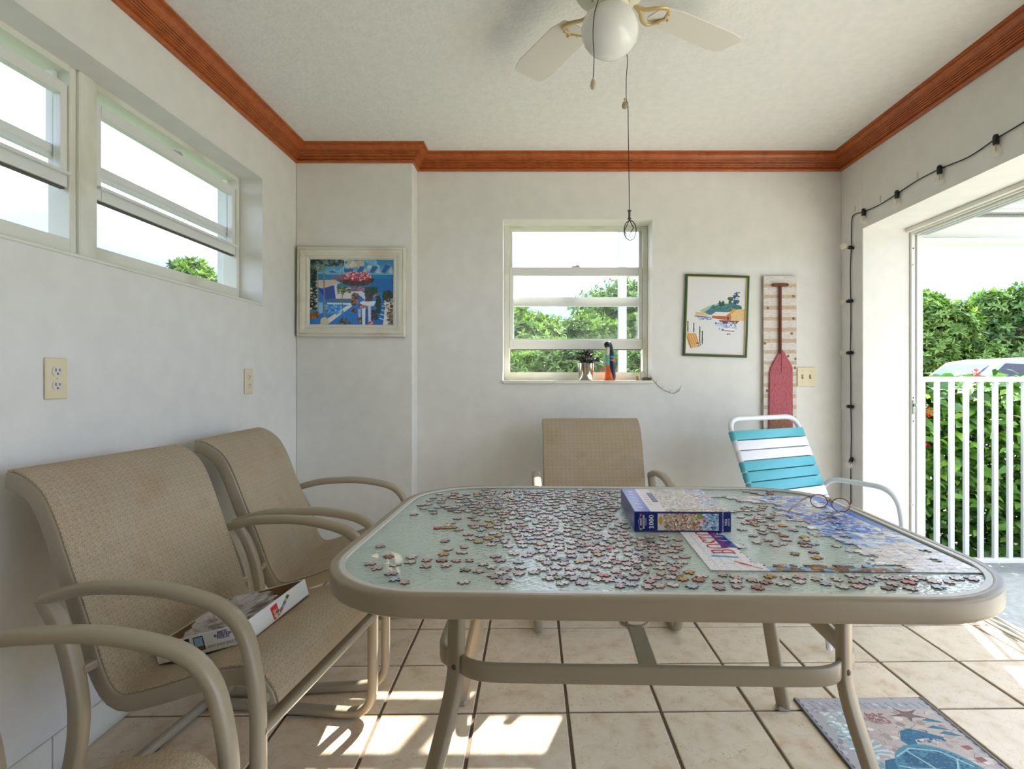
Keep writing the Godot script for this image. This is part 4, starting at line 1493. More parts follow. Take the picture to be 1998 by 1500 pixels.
func lid_box():
	var a := on_level(1237, 1036.5, TAB)
	var b := on_level(1424, 1035.5, TAB)
	var w: float = b.x - a.x
	var d := 0.300
	var h := 0.0525
	var t := thing("puzzle_lid_box", "blue puzzle lid box with a collage picture and the number 1000", "box", Vector3((a.x + b.x) / 2 + 0.006, TAB - 0.0025, (a.z + b.z) / 2 - d / 2), deg_to_rad(-1.5))
	var navy := mat(Color(0.04, 0.11, 0.42), 0.3)
	var st := mb()
	box2(st, Vector3(-w / 2, 0, -d / 2), Vector3(w / 2, h, d / 2), 0.0018)
	part(t, "lid", st, navy)
	var cv := Canvas.new(420, 500, Color(0.12, 0.30, 0.72))
	cv.poly([[0.0, 0.0], [0.16, 0.0], [0.16, 1.0], [0.0, 1.0]], Color(0.20, 0.36, 0.76), 0.06)
	cv.poly([[0.165, 0.0], [1.0, 0.0], [1.0, 1.0], [0.165, 1.0]], Color(0.86, 0.84, 0.83))
	cv.poly([[0.165, 0.0], [0.34, 0.0], [0.38, 1.0], [0.165, 1.0]], Color(0.92, 0.88, 0.88))
	cv.dabs(0.33, 0.0, 1.0, 1.0, 1500, 0.016, [Color(0.82, 0.76, 0.72), Color(0.74, 0.66, 0.63), Color(0.86, 0.83, 0.81), Color(0.68, 0.57, 0.54), Color(0.84, 0.79, 0.68), Color(0.88, 0.87, 0.86)])
	cv.dabs(0.78, 0.0, 1.0, 0.8, 420, 0.02, [Color(0.50, 0.70, 0.90), Color(0.75, 0.84, 0.93), Color(0.85, 0.86, 0.90), Color(0.80, 0.55, 0.50)])
	cv.dabs(0.35, 0.9, 1.0, 1.0, 160, 0.016, [Color(0.55, 0.40, 0.28), Color(0.75, 0.70, 0.45), Color(0.85, 0.83, 0.80)])
	for k in 160: 
		var x := cv.r.randf_range(0.34, 0.98)
		var y := cv.r.randf()
		cv.line(x, y, x + cv.r.randf_range(-0.03, 0.03), y + cv.r.randf_range(-0.01, 0.02), 0.004, Color(0.42, 0.36, 0.36))
	cv.poly([[0.27, 0.20], [0.33, 0.20], [0.33, 0.62], [0.27, 0.62]], Color(0.12, 0.22, 0.55))
	for k in 7: cv.line(0.28, 0.25 + k * 0.05, 0.32, 0.25 + k * 0.05, 0.008, Color(0.85, 0.87, 0.92))
	for k in 6: cv.line(0.05, 0.12 + k * 0.14, 0.11, 0.16 + k * 0.14, 0.018, Color(0.82, 0.87, 0.95))
	for k in 5: cv.line(0.19, 0.3 + k * 0.1, 0.25, 0.33 + k * 0.1, 0.012, Color(0.78, 0.35, 0.38))
	var pm := mat(Color.WHITE, 0.25)
	pm.albedo_texture = cv.tex()
	st = mb()
	card(st, Vector3(0, h + 0.0003, 0), Vector3(w / 2 - 0.002, 0, 0), Vector3(0, 0, -(d / 2 - 0.003)), Vector3.UP)
	part(t, "top_picture", st, pm)
	# long side facing the camera side of the table
	cv = Canvas.new(320, 96, Color(0.75, 0.68, 0.58))
	cv.dabs(0.0, 0.0, 0.75, 1.0, 500, 0.018, [Color(0.62, 0.50, 0.38), Color(0.80, 0.74, 0.62), Color(0.48, 0.38, 0.30), Color(0.70, 0.60, 0.46), Color(0.86, 0.84, 0.78), Color(0.62, 0.30, 0.22)])
	cv.poly([[0.0, 0.0], [0.1, 0.0], [0.1, 1.0], [0.0, 1.0]], Color(0.80, 0.78, 0.74))
	cv.ell(0.05, 0.42, 0.035, 0.24, Color(0.80, 0.58, 0.16))
	cv.dabs(0.70, 0.0, 1.0, 1.0, 200, 0.02, [Color(0.45, 0.70, 0.85), Color(0.60, 0.78, 0.88), Color(0.25, 0.40, 0.60), Color(0.80, 0.84, 0.86)])
	cv.dabs(0.68, 0.25, 0.78, 0.6, 40, 0.02, [Color(0.85, 0.75, 0.72), Color(0.75, 0.35, 0.35)])
	cv.dabs(0.66, 0.0, 0.72, 0.3, 30, 0.02, [Color(0.55, 0.58, 0.20)])
	var sm := mat(Color.WHITE, 0.3)
	sm.albedo_texture = cv.tex()
	st = mb()
	card(st, Vector3(0.055 * w, h * 0.50, d / 2 + 0.0003), Vector3(w * 0.315, 0, 0), Vector3(0, h * 0.42, 0), Vector3(0, 0, 1))
	part(t, "side_picture", st, sm)
	var white := mat(Color(0.92, 0.92, 0.90), 0.4)
	var turn := Basis(Vector3(0, 0, 1), PI / 2)
	for q in [["1000", 0.0165, -0.325, "Droid Serif", true], ["WHITE", 0.0062, -0.432, "Droid Sans", true], ["MOUNTAIN", 0.0066, -0.405, "Droid Sans", true], ["PUZZLES", 0.0045, -0.383, "Droid Sans", false], ["1000 Piece Jigsaw Puzzle", 0.0032, 0.412, "Droid Sans", false], ["USA", 0.0085, 0.445, "Droid Serif", true], ["MADE IN", 0.0045, 0.475, "Droid Sans", false]]:
		var o := part(t, "lettering", word(q[0], q[1], q[3], q[4]), white)
		o.transform = Transform3D(turn, Vector3(q[2] * w, h * 0.5, d / 2 + 0.0004))
	st = mb()
	for s in [[Vector2(-0.452, 0.25), Vector2(-0.452, 0.42)], [Vector2(-0.452, 0.42), Vector2(-0.462, 0.52)], [Vector2(-0.462, 0.52), Vector2(-0.448, 0.66)], [Vector2(-0.448, 0.66), Vector2(-0.432, 0.90)], [Vector2(-0.452, 0.25), Vector2(-0.436, 0.12)]]:
		tube(st, [Vector3(s[0].x * w, s[0].y * h, d / 2 + 0.0004), Vector3(s[1].x * w, s[1].y * h, d / 2 + 0.0004)], oval(0.0006, 0.0003, 6))
	part(t, "mountain_emblem", st, white)
	for q in [[-0.434, 0.86, Color(0.80, 0.12, 0.15)], [-0.434, 0.14, Color(0.55, 0.68, 0.20)]]:
		st = mb()
		box(st, Vector3(q[0] * w, q[1] * h, d / 2 + 0.0003), Vector3(0.006, 0.005, 0.0006))
		part(t, "emblem_spot", st, mat(q[2], 0.4))

func tray():
	# open bottom half of the box, lying on the seat of the first chair
	var t := thing("puzzle_tray_box", "open white cardboard puzzle tray with a plastic bag, lying on a chair seat", "box", Vector3(-0.832, 0.4115, -1.535), 0.0)
	t.basis = Basis(Vector3.UP, deg_to_rad(-4.0)) * Basis(Vector3(0, 0, 1), deg_to_rad(15.5))
	var w := 0.250
	var d := 0.300
	var h := 0.050
	var out := mat(Color(0.90, 0.90, 0.89), 0.4)
	var inn := mat(Color(0.52, 0.40, 0.27), 0.9)
	var e := 0.002
	var st := mb()
	box2(st, Vector3(-w / 2, 0, -d / 2), Vector3(w / 2, 0.002, d / 2))
	part(t, "bottom_panel", st, inn)
	for s in [-1.0, 1.0]:
		st = mb()
		box(st, Vector3(0, h / 2, s * (d / 2 - e / 2)), Vector3(w, h, e), 0.0004)
		var a := part(t, "side_panel", st, out)
		st = mb()
		box(st, Vector3(0, h / 2 - 0.001, s * (d / 2 - e - 0.0006)), Vector3(w - 2 * e, h - 0.003, 0.001))
		part(a, "inner_lining", st, inn)
		st = mb()
		box(st, Vector3(s * (w / 2 - e / 2), h / 2, 0), Vector3(e, h, d - 2 * e), 0.0004)
		var b := part(t, "side_panel", st, out)
		st = mb()
		box(st, Vector3(s * (w / 2 - e - 0.0006), h / 2 - 0.001, 0), Vector3(0.001, h - 0.003, d - 2 * e - 0.002))
		part(b, "inner_lining", st, inn)
	# printed marks on the long panel and the end panel
	var grey := mat(Color(0.55, 0.55, 0.54), 0.5)
	var zf := d / 2 + 0.0003
	var o := part(t, "lettering", word("frame your puzzle!", 0.0115), grey)
	o.position = Vector3(0.052, 0.014, zf)
	o = part(t, "lettering", word("glue your puzzle", 0.0105), grey)
	o.position = Vector3(-0.082, 0.034, zf)
	var navy := mat(Color(0.08, 0.16, 0.42), 0.4)
	for q in [["WHITE", 0.0085, 0.042], ["MOUNTAIN", 0.0085, 0.0355], ["PUZZLES", 0.0085, 0.029]]:
		o = part(t, "lettering", word(q[0], q[1], "Droid Sans", true), navy)
		o.position = Vector3(0.060, q[2], zf)
	st = mb()
	box(st, Vector3(-0.036, 0.026, zf), Vector3(0.013, 0.030, 0.0004))
	var jar := part(t, "glue_jar_print", st, mat(Color(0.40, 0.25, 0.17), 0.4))
	st = mb()
	box(st, Vector3(-0.036, 0.042, zf + 0.0002), Vector3(0.013, 0.007, 0.0004))
	part(jar, "cap_print", st, M.dark)
	st = mb()
	box(st, Vector3(-0.036, 0.034, zf + 0.0002), Vector3(0.011, 0.007, 0.0004))
	part(jar, "label_print", st, mat(Color(0.72, 0.70, 0.66), 0.4))
	st = mb()
	box(st, Vector3(-0.006, 0.027, zf), Vector3(0.027, 0.035, 0.0004))
	var fr := part(t, "framed_puzzle_print", st, mat(Color(0.12, 0.13, 0.16), 0.4))
	st = mb()
	box(st, Vector3(-0.006, 0.031, zf + 0.0002), Vector3(0.022, 0.022, 0.0004))
	part(fr, "sky_print", st, mat(Color(0.55, 0.72, 0.80), 0.4))
	st = mb()
	box(st, Vector3(-0.006, 0.016, zf + 0.0002), Vector3(0.022, 0.009, 0.0004))
	part(fr, "house_print", st, mat(Color(0.55, 0.30, 0.26), 0.4))
	var cv := Canvas.new(160, 96, Color(0.90, 0.90, 0.90))
	cv.poly([[0.06, 0.15], [0.32, 0.10], [0.36, 0.9], [0.10, 0.95]], Color(0.78, 0.12, 0.22))
	cv.dabs(0.12, 0.4, 0.42, 0.95, 40, 0.05, [Color(0.85, 0.35, 0.20), Color(0.30, 0.45, 0.50), Color(0.90, 0.60, 0.30), Color(0.88, 0.88, 0.86)])
	for k in 5: cv.line(0.40 + k * 0.08, 0.70 - k * 0.11, 0.49 + k * 0.08, 0.58 - k * 0.11, 0.12, [Color(0.75, 0.30, 0.20), Color(0.55, 0.60, 0.62), Color(0.25, 0.45, 0.60), Color(0.65, 0.68, 0.25), Color(0.25, 0.25, 0.26)][k])
	var em := mat(Color.WHITE, 0.4)
	em.albedo_texture = cv.tex()
	st = mb()
	card(st, Vector3(w / 2 + 0.0004, h * 0.5, -0.01), Vector3(0, 0, -0.062), Vector3(0, h * 0.44, 0), Vector3(1, 0, 0))
	part(t, "brush_print", st, em)
	# crumpled bag
	var bag := thing("plastic_bag", "crumpled clear plastic bag inside the open puzzle tray", "bag", t.position + t.basis * Vector3(-0.01, 0.006, 0.0))
	bag.basis = t.basis
	var n := FastNoiseLite.new()
	n.seed = 9
	n.frequency = 14.0
	n.fractal_type = FastNoiseLite.FRACTAL_RIDGED
	n.fractal_octaves = 2
	st = mb()
	var P := func(i: int, k: int) -> Vector3:
		var u := PI * i / 22.0 - PI / 2
		var a := TAU * k / 36.0
		var v := Vector3(cos(u) * cos(a), sin(u), cos(u) * sin(a))
		var p := v * (1.0 + 0.33 * n.get_noise_3dv(v * 0.22)) * Vector3(0.088, 0.040, 0.115)
		return Vector3(p.x, maxf(p.y + 0.022, 0.0), p.z)
	for i in 22:
		for k in 36:
			var q := [P.call(i, k), P.call(i + 1, k), P.call(i + 1, k + 1), P.call(i, k + 1)]
			face(st, [q[0], q[1], q[2]], q[0] - Vector3(0, 0.02, 0), -1)
			face(st, [q[0], q[2], q[3]], q[0] - Vector3(0, 0.02, 0), -1)
	part(bag, "film", st, pane(Color(0.90, 0.88, 0.90), 0.34))

func glasses():
	var a := on_level(1598, 990, TAB)
	var b := on_level(1640, 998, TAB)
	var t := thing("eyeglasses", "thin tortoise-shell eyeglasses lying open on the puzzle", "glasses", Vector3((a.x + b.x) / 2, TAB - 0.001, (a.z + b.z) / 2))
	var shell := grain(mat(Color(0.62, 0.42, 0.18), 0.25), noise_tex(81, 0.05, [Color(0.35, 0.25, 0.2), Color(1, 0.9, 0.7), Color(0.5, 0.38, 0.3)], 128), Vector3.ONE * 12.0)
	var u := (b - a).normalized()
	u.y = 0
	var f := Vector3(-u.z, 0, u.x)       # side to which the temples point
	if f.x > 0: f = -f
	for s in [-1.0, 1.0]:
		var c: Vector3 = u * s * 0.033 + Vector3(0, 0.021, 0)
		var st := mb()
		var ring := []
		for k in 24:
			var q := TAU * k / 24
			ring.append(c + u * cos(q) * 0.026 + (Vector3(0, 1, 0) * 0.93 - f * 0.3) * sin(q) * 0.0205)
		tube(st, ring, oval(0.0016, 0.0016, 6), Vector3.ZERO, false, true)
		var rim := part(t, "lens_rim", st, shell)
		st = mb()
		face(st, ring, f)
		part(rim, "lens", st, M.glass)
		st = mb()
		var h0: Vector3 = c + u * s * 0.027 + Vector3(0, 0.008, 0)
		tube(st, curve([h0, h0 + u * s * 0.006 + f * 0.004, h0 + u * s * 0.004 + f * 0.06 - Vector3(0, 0.010, 0), h0 - u * s * 0.004 + f * 0.112 - Vector3(0, 0.0185, 0), h0 - u * s * 0.006 + f * 0.138 - Vector3(0, 0.0265, 0)], 5), oval(0.0014, 0.0022, 6))
		part(t, "temple_arm", st, shell)
	var st2 := mb()
	tube(st2, curve([-u * 0.009 + Vector3(0, 0.026, 0), Vector3(0, 0.031, 0) + f * -0.003, u * 0.009 + Vector3(0, 0.026, 0)], 5), oval(0.0014, 0.0014, 6))
	part(t, "bridge", st2, shell)
# ---------------------------------------------------------------- things on the walls
func frame_ring(st: SurfaceTool, hw: float, hh: float, prof: Array):
	# prof: (inset from the outer edge, height from the wall); mitred picture frame in the xy plane
	var cs := [Vector2(-1, -1), Vector2(1, -1), Vector2(1, 1), Vector2(-1, 1)]
	for k in 4:
		var a: Vector2 = cs[k]
		var b: Vector2 = cs[(k + 1) % 4]
		for j in prof.size() - 1:
			var p: Vector2 = prof[j]
			var q: Vector2 = prof[j + 1]
			var pt := func(c: Vector2, w: Vector2) -> Vector3: return Vector3(c.x * (hw - w.x), c.y * (hh - w.x), w.y)
			var m := -(a + b) * 0.5           # from the edge inwards
			var d := q - p
			face(st, [pt.call(a, p), pt.call(b, p), pt.call(b, q), pt.call(a, q)], Vector3(-m.x * d.y, -m.y * d.y, d.x), -1)

func wall_things():
	# island terrace painting
	var c := px(685.5, 569.5, -ZP - 0.02)
	var t := thing("framed_painting", "seaside terrace painting in blue tones with a wide off-white wooden frame", "painting", Vector3(c.x, c.y, ZP + 0.001))
	t.rotation.z = deg_to_rad(-0.4)
	var hw := 0.2995
	var hh := 0.2485
	var st := mb()
	frame_ring(st, hw, hh, [Vector2(0, 0), Vector2(0, 0.024), Vector2(0.005, 0.030), Vector2(0.012, 0.031), Vector2(0.016, 0.027), Vector2(0.020, 0.033), Vector2(0.034, 0.031), Vector2(0.050, 0.022), Vector2(0.053, 0.025), Vector2(0.060, 0.024), Vector2(0.069, 0.016), Vector2(0.069, 0.006)])
	part(t, "frame", st, grain(mat(Color(0.87, 0.86, 0.80), 0.5), noise_tex(91, 0.006, [Color(0.90, 0.88, 0.83), Color(1, 1, 1), Color(1, 1, 1)], 256, 3), Vector3(2, 4, 2)))
	var pm := mat(Color.WHITE, 0.35)
	pm.albedo_texture = terrace()
	st = mb()
	card(st, Vector3(0, 0, 0.012), Vector3(hw - 0.066, 0, 0), Vector3(0, hh - 0.060, 0), Vector3(0, 0, 1))
	part(t, "canvas", st, pm)
	# green framed watercolour
	c = px(1397.5, 616, -ZB - 0.012)
	t = thing("framed_print", "watercolour of boathouses on a bay in a thin green frame, hanging crooked", "picture", Vector3(c.x, c.y, ZB + 0.001))
	t.rotation.z = deg_to_rad(-1.9)
	hw = 0.184
	hh = 0.236
	st = mb()
	frame_ring(st, hw, hh, [Vector2(0, 0), Vector2(0, 0.014), Vector2(0.003, 0.017), Vector2(0.010, 0.017), Vector2(0.012, 0.013)])
	part(t, "frame", st, mat(Color(0.16, 0.30, 0.10), 0.35))
	st = mb()
	frame_ring(st, hw - 0.012, hh - 0.012, [Vector2(0, 0.002), Vector2(0, 0.014), Vector2(0.0035, 0.011), Vector2(0.0035, 0.004)])
	part(t, "gold_slip", st, mat(Color(0.80, 0.72, 0.42), 0.3, 0.5))
	pm = mat(Color.WHITE, 0.5)
	pm.albedo_texture = watercolour()
	st = mb()
	card(st, Vector3(0, 0, 0.005), Vector3(hw - 0.013, 0, 0), Vector3(0, hh - 0.013, 0), Vector3(0, 0, 1))
	part(t, "sheet", st, pm)
	# paddle on a whitewashed board
	var a := px(1489, 538, -ZB - 0.02)
	var b := px(1554, 852, -ZB - 0.02)
	t = thing("paddle_plaque", "red paddle mounted on a striped whitewashed board", "wall decoration", Vector3((a.x + b.x) / 2, 0, ZB + 0.001))
	var bw: float = b.x - a.x
	var cv := Canvas.new(96, 440, Color(0.83, 0.81, 0.78))
	for k in 440:
		var y := k / 440.0
		var s := fposmod(y * 14.5, 1.0)
		var base := Color(0.84, 0.82, 0.79) if s < 0.66 else Color(0.77, 0.68, 0.58)
		var x := 0
		while x < 96:
			var n := cv.r.randi_range(2, 9)
			cv.im.fill_rect(Rect2i(x, k, mini(n, 96 - x), 1), cv.jit(base, 0.07))
			x += n
	for k in 12:
		cv.ell(cv.r.randf(), cv.r.randf(), 0.04, 0.008, Color(0.50, 0.38, 0.32), 0.2)
	var bm := mat(Color.WHITE, 0.75)
	bm.albedo_texture = cv.tex()
	st = mb()
	box2(st, Vector3(-bw / 2, b.y, 0), Vector3(bw / 2, a.y, 0.022), 0.003)
	part(t, "board", st, grain(mat(Color(0.80, 0.78, 0.74), 0.8), noise_tex(93, 0.03, [Color(0.8, 0.75, 0.7), Color(1, 1, 1)], 128), Vector3.ONE * 3.0))
	st = mb()
	card(st, Vector3(0, (a.y + b.y) / 2, 0.0224), Vector3(bw / 2 - 0.002, 0, 0), Vector3(0, (a.y - b.y) / 2 - 0.002, 0), Vector3(0, 0, 1))
	part(t, "whitewashed_face", st, bm)
	var Y := func(py: float) -> float: return px(0, py, -ZB - 0.03).y
	var wood := grain(mat(Color(0.48, 0.25, 0.11), 0.5), noise_tex(94, 0.03, [Color(0.7, 0.6, 0.5), Color(1, 1, 1)], 128), Vector3(20, 2, 20))
	st = mb()
	var xs := px(1522, 0, -ZB - 0.03).x - (a.x + b.x) / 2
	box2(st, Vector3(xs - 0.046, Y.call(559.0), 0.024), Vector3(xs + 0.046, Y.call(553.0), 0.042), 0.004)
	part(t, "handle", st, wood)
	st = mb()
	tube(st, [Vector3(xs, Y.call(558.0), 0.032), Vector3(xs, Y.call(690.0), 0.032)], oval(0.0095, 0.008, 10))
	part(t, "shaft", st, wood)
	st = mb()
	var bl := []
	for q in [[1525, 681], [1530, 686], [1546.5, 716], [1547, 838], [1544, 841], [1502, 840], [1500, 837], [1501, 728], [1503, 718], [1520, 686]]:
		bl.append(Vector2(px(q[0], 0, -ZB - 0.03).x - (a.x + b.x) / 2, Y.call(float(q[1]))))
	slab(st, PackedVector2Array(bl), Vector3(0, 0, 0.0228), Vector3(1, 0, 0), Vector3(0, 1, 0), 0.010, 0.003)
	cv = Canvas.new(128, 256, Color(0.66, 0.33, 0.36))
	var worn := grain(mat(Color(0.70, 0.36, 0.40), 0.7), noise_tex(95, 0.06, [Color(0.75, 0.72, 0.70), Color(1, 1, 1), Color(1.0, 0.94, 0.92)], 256), Vector3(5, 2.2, 5))
	var blade := part(t, "blade", st, worn, "worn rose red paddle blade")
	st = mb()
	var yb: float = Y.call(838.0)
	var yt: float = Y.call(812.0)
	var rim := PackedVector2Array([Vector2(bl[6].x + 0.004, yb), Vector2(bl[4].x - 0.002, yb)])
	for k in 12:
		var f := 1.0 - k / 11.0
		rim.append(Vector2(lerpf(bl[6].x + 0.004, bl[4].x - 0.002, f), yt + (0.012 if k % 2 == 0 else -0.006) + 0.004 * sin(k * 2.1)))
	slab(st, rim, Vector3(0, 0, 0.0326), Vector3(1, 0, 0), Vector3(0, 1, 0), 0.0006)
	part(blade, "bare_wood_tip", st, grain(mat(Color(0.62, 0.46, 0.37), 0.8), noise_tex(96, 0.06, [Color(0.7, 0.6, 0.55), Color(1, 1, 1)], 128), Vector3(12, 3, 12)))
	st = mb()
	box2(st, Vector3(bl[0].x - 0.004, Y.call(728.0), 0.031), Vector3(bl[0].x + 0.004, Y.call(684.0), 0.036), 0.003)
	part(blade, "centre_rib", st, worn)
	# switch plate
	c = px(1572.5, 735, -ZB)
	t = thing("switch_plate", "ivory double toggle switch plate beside the paddle board", "light switch", Vector3(c.x, c.y, ZB + 0.0005))
	st = mb()
	box(st, Vector3(0, 0, 0.003), Vector3(0.105, 0.112, 0.006), 0.0028)
	part(t, "cover_plate", st, M.ivory)
	for s in [-1.0, 1.0]:
		st = mb()
		box(st, Vector3(s * 0.022, 0, 0.0055), Vector3(0.011, 0.024, 0.003), 0.001)
		var sw := part(t, "switch_slot", st, mat(Color(0.45, 0.40, 0.32), 0.5))
		st = mb()
		box(st, Vector3(s * 0.022, 0.003, 0.010), Vector3(0.008, 0.010, 0.012), 0.002, Basis(Vector3.RIGHT, -0.5))
		part(sw, "toggle", st, M.ivory)
		for y in [-0.032, 0.032]:
			st = mb()
			lathe(st, [Vector2(0, 0.001), Vector2(0.003, 0.0006), Vector2(0.0035, 0)], Vector3(s * 0.022, y, 0.006), 8, Basis(Vector3.RIGHT, PI / 2))
			part(t, "screw", st, M.alu)
	# outlets on the left wall
	t = outlet(on_left(107, 738.5), "ivory duplex outlet plate on the wall above the tray chair")
	outlet(on_left(484, 744), "ivory duplex outlet plate on the wall near the pier")
	# dried vine hanging from the sill
	t = thing("dried_vine", "thin dried vine tendril hanging down the wall beside the window sill", "vine", Vector3(0, 0, 0))
	st = mb()
	var v := []
	for q in [[1268, 733], [1278, 745], [1287, 755], [1298, 762], [1312, 767], [1322, 764], [1328, 756]]:
		v.append(px(q[0], q[1], -ZB - 0.004))
	v = curve(v, 5)
	tube(st, v, oval(0.0012, 0.0012, 6))
	part(t, "stem", st, mat(Color(0.45, 0.38, 0.28), 0.8))
	st = mb()
	for k in range(6, v.size(), 3):
		tube(st, [v[k], v[k] + Vector3(0.004, 0.016 if k % 2 == 0 else -0.006, 0.002)], oval(0.0008, 0.0008, 5))
	part(t, "rootlets", st, mat(Color(0.45, 0.38, 0.28), 0.8))

func outlet(at: Vector3, label: String) -> Node3D:
	var t := thing("outlet_plate", label, "outlet", Vector3(WL + 0.0005, at.y, at.z), PI / 2)
	var st := mb()
	box(st, Vector3(0, 0, 0.003), Vector3(0.072, 0.116, 0.007), 0.003)
	part(t, "cover_plate", st, M.ivory)
	for s in [-1.0, 1.0]:
		st = mb()
		var poly := PackedVector2Array()
		for k in 24:
			var a := TAU * k / 24
			poly.append(Vector2(cos(a) * 0.017, clampf(sin(a) * 0.017, -0.0135, 0.0135)))
		slab(st, poly, Vector3(0, s * 0.020, 0.0063), Vector3(1, 0, 0), Vector3(0, 1, 0), 0.0018, 0.0004)
		var r := part(t, "socket", st, M.ivory_dark)
		st = mb()
		box(st, Vector3(-0.0063, s * 0.020 + 0.004, 0.0083), Vector3(0.0022, 0.0085, 0.0008))
		box(st, Vector3(0.0063, s * 0.020 + 0.004, 0.0083), Vector3(0.0022, 0.007, 0.0008))
		box(st, Vector3(0, s * 0.020 - 0.0065, 0.0083), Vector3(0.0045, 0.005, 0.0008), 0.0003)
		part(r, "slots", st, M.dark)
	st = mb()
	lathe(st, [Vector2(0, 0.0012), Vector2(0.003, 0.0008), Vector2(0.0035, 0)], Vector3(0, 0, 0.0065), 8, Basis(Vector3.RIGHT, PI / 2))
	part(t, "screw", st, M.ivory_dark)
	return t

func terrace() -> ImageTexture:
	var cv := Canvas.new(440, 350, Color(0.10, 0.52, 0.72))
	# sky and sea
	for k in 40: cv.poly([[0, k * 0.006], [1, k * 0.006], [1, 0.25], [0, 0.25]], Color(0.10, 0.46, 0.68).lerp(Color(0.42, 0.70, 0.82), k / 40.0), 0.03)
	cv.dabs(0.3, 0.04, 0.8, 0.18, 90, 0.04, [Color(0.45, 0.70, 0.82), Color(0.62, 0.76, 0.78), Color(0.25, 0.58, 0.76)])
	cv.dabs(0.44, 0.06, 0.62, 0.12, 30, 0.03, [Color(0.78, 0.76, 0.66)])
	for m in [[0.22, 0.36, 0.19], [0.40, 0.47, 0.15], [0.44, 0.55, 0.145], [0.55, 0.70, 0.115], [0.70, 0.86, 0.11], [0.84, 1.02, 0.09]]:
		cv.poly([[m[0], 0.235], [(m[0] + m[1]) / 2 - 0.03, m[2]], [(m[0] + m[1]) / 2 + 0.02, m[2] - 0.005], [m[1], 0.235]], Color(0.40, 0.60, 0.76), 0.12)
		cv.poly([[m[0] + 0.01, 0.2], [(m[0] + m[1]) / 2 - 0.03, m[2]], [(m[0] + m[1]) / 2 + 0.03, m[2] + 0.02], [m[0] + 0.05, 0.22]], Color(0.10, 0.36, 0.62), 0.15)
		cv.poly([[(m[0] + m[1]) / 2 + 0.03, m[2] + 0.03], [m[1] - 0.01, 0.225], [(m[0] + m[1]) / 2, 0.22]], Color(0.66, 0.74, 0.80), 0.08)
	cv.poly([[0, 0.235], [1, 0.228], [1, 0.65], [0, 0.65]], Color(0.03, 0.48, 0.70), 0.04)
	cv.poly([[0.7, 0.30], [1, 0.30], [1, 0.5], [0.75, 0.5]], Color(0.02, 0.40, 0.68), 0.05)
	cv.line(0.2, 0.236, 1, 0.232, 0.006, Color(0.62, 0.82, 0.86))
	# lower terrace
	cv.poly([[0, 0.45], [0.66, 0.48], [0.8, 0.55], [0.82, 1], [0, 1]], Color(0.12, 0.46, 0.78), 0.12)
	cv.poly([[0.85, 0.62], [1, 0.55], [1, 1], [0.8, 1]], Color(0.10, 0.42, 0.70), 0.1)
	cv.poly([[0.76, 0.8], [0.88, 0.76], [0.93, 1], [0.72, 1]], Color(0.08, 0.42, 0.72), 0.1)
	# house
	cv.poly([[0.03, 0.33], [0.30, 0.32], [0.37, 0.37], [0.15, 0.45], [0.07, 0.42]], Color(0.80, 0.74, 0.68), 0.08)
	cv.poly([[0.10, 0.44], [0.16, 0.45], [0.22, 0.62], [0.18, 0.60]], Color(0.08, 0.25, 0.72))
	cv.poly([[0.16, 0.45], [0.30, 0.40], [0.31, 0.60], [0.21, 0.62]], Color(0.10, 0.30, 0.70), 0.15)
	cv.poly([[0.22, 0.43], [0.25, 0.42], [0.25, 0.60], [0.22, 0.61]], Color(0.25, 0.30, 0.42))
	cv.poly([[0.29, 0.39], [0.325, 0.39], [0.33, 0.53], [0.38, 0.52], [0.44, 0.59], [0.31, 0.60]], Color(0.85, 0.84, 0.78), 0.05)
	cv.poly([[0.41, 0.50], [0.62, 0.48], [0.66, 0.53], [0.66, 0.62], [0.40, 0.60]], Color(0.84, 0.82, 0.80), 0.06)
	cv.poly([[0.23, 0.60], [0.50, 0.595], [0.50, 0.65], [0.22, 0.66]], Color(0.30, 0.42, 0.58), 0.08)
	cv.poly([[0.52, 0.56], [0.60, 0.55], [0.66, 0.62], [0.54, 0.63]], Color(0.14, 0.40, 0.82))
	cv.poly([[0.21, 0.655], [0.50, 0.66], [0.50, 0.69], [0.21, 0.68]], Color(0.76, 0.88, 0.92))
	# bougainvillea
	cv.dabs(0.36, 0.24, 0.75, 0.40, 330, 0.020, [Color(0.30, 0.10, 0.10), Color(0.20, 0.20, 0.08), Color(0.35, 0.18, 0.14)], true)
	cv.dabs(0.26, 0.27, 0.45, 0.31, 50, 0.013, [Color(0.60, 0.40, 0.45), Color(0.65, 0.30, 0.35)])
	cv.dabs(0.40, 0.20, 0.73, 0.33, 330, 0.014, [Color(0.72, 0.22, 0.28), Color(0.82, 0.45, 0.50), Color(0.88, 0.70, 0.72), Color(0.50, 0.12, 0.16)], true)
	cv.dabs(0.46, 0.43, 0.70, 0.47, 80, 0.012, [Color(0.75, 0.50, 0.62), Color(0.70, 0.35, 0.50), Color(0.40, 0.42, 0.25)])
	cv.dabs(0.33, 0.43, 0.48, 0.51, 80, 0.014, [Color(0.45, 0.45, 0.14), Color(0.20, 0.30, 0.18), Color(0.72, 0.72, 0.50)])
	cv.dabs(0.66, 0.43, 0.80, 0.54, 120, 0.016, [Color(0.10, 0.22, 0.16), Color(0.16, 0.28, 0.20)])
	# white wall running to the steps
	cv.poly([[0.09, 1.0], [0.44, 0.70], [0.50, 0.68], [0.50, 0.71], [0.19, 1.0]], Color(0.86, 0.87, 0.84), 0.05)
	cv.poly([[0.05, 0.66], [0.16, 0.65], [0.16, 0.81], [0.10, 0.82]], Color(0.50, 0.74, 0.90), 0.08)
	cv.dabs(0.20, 0.68, 0.40, 0.82, 60, 0.016, [Color(0.25, 0.58, 0.86), Color(0.45, 0.72, 0.90)])
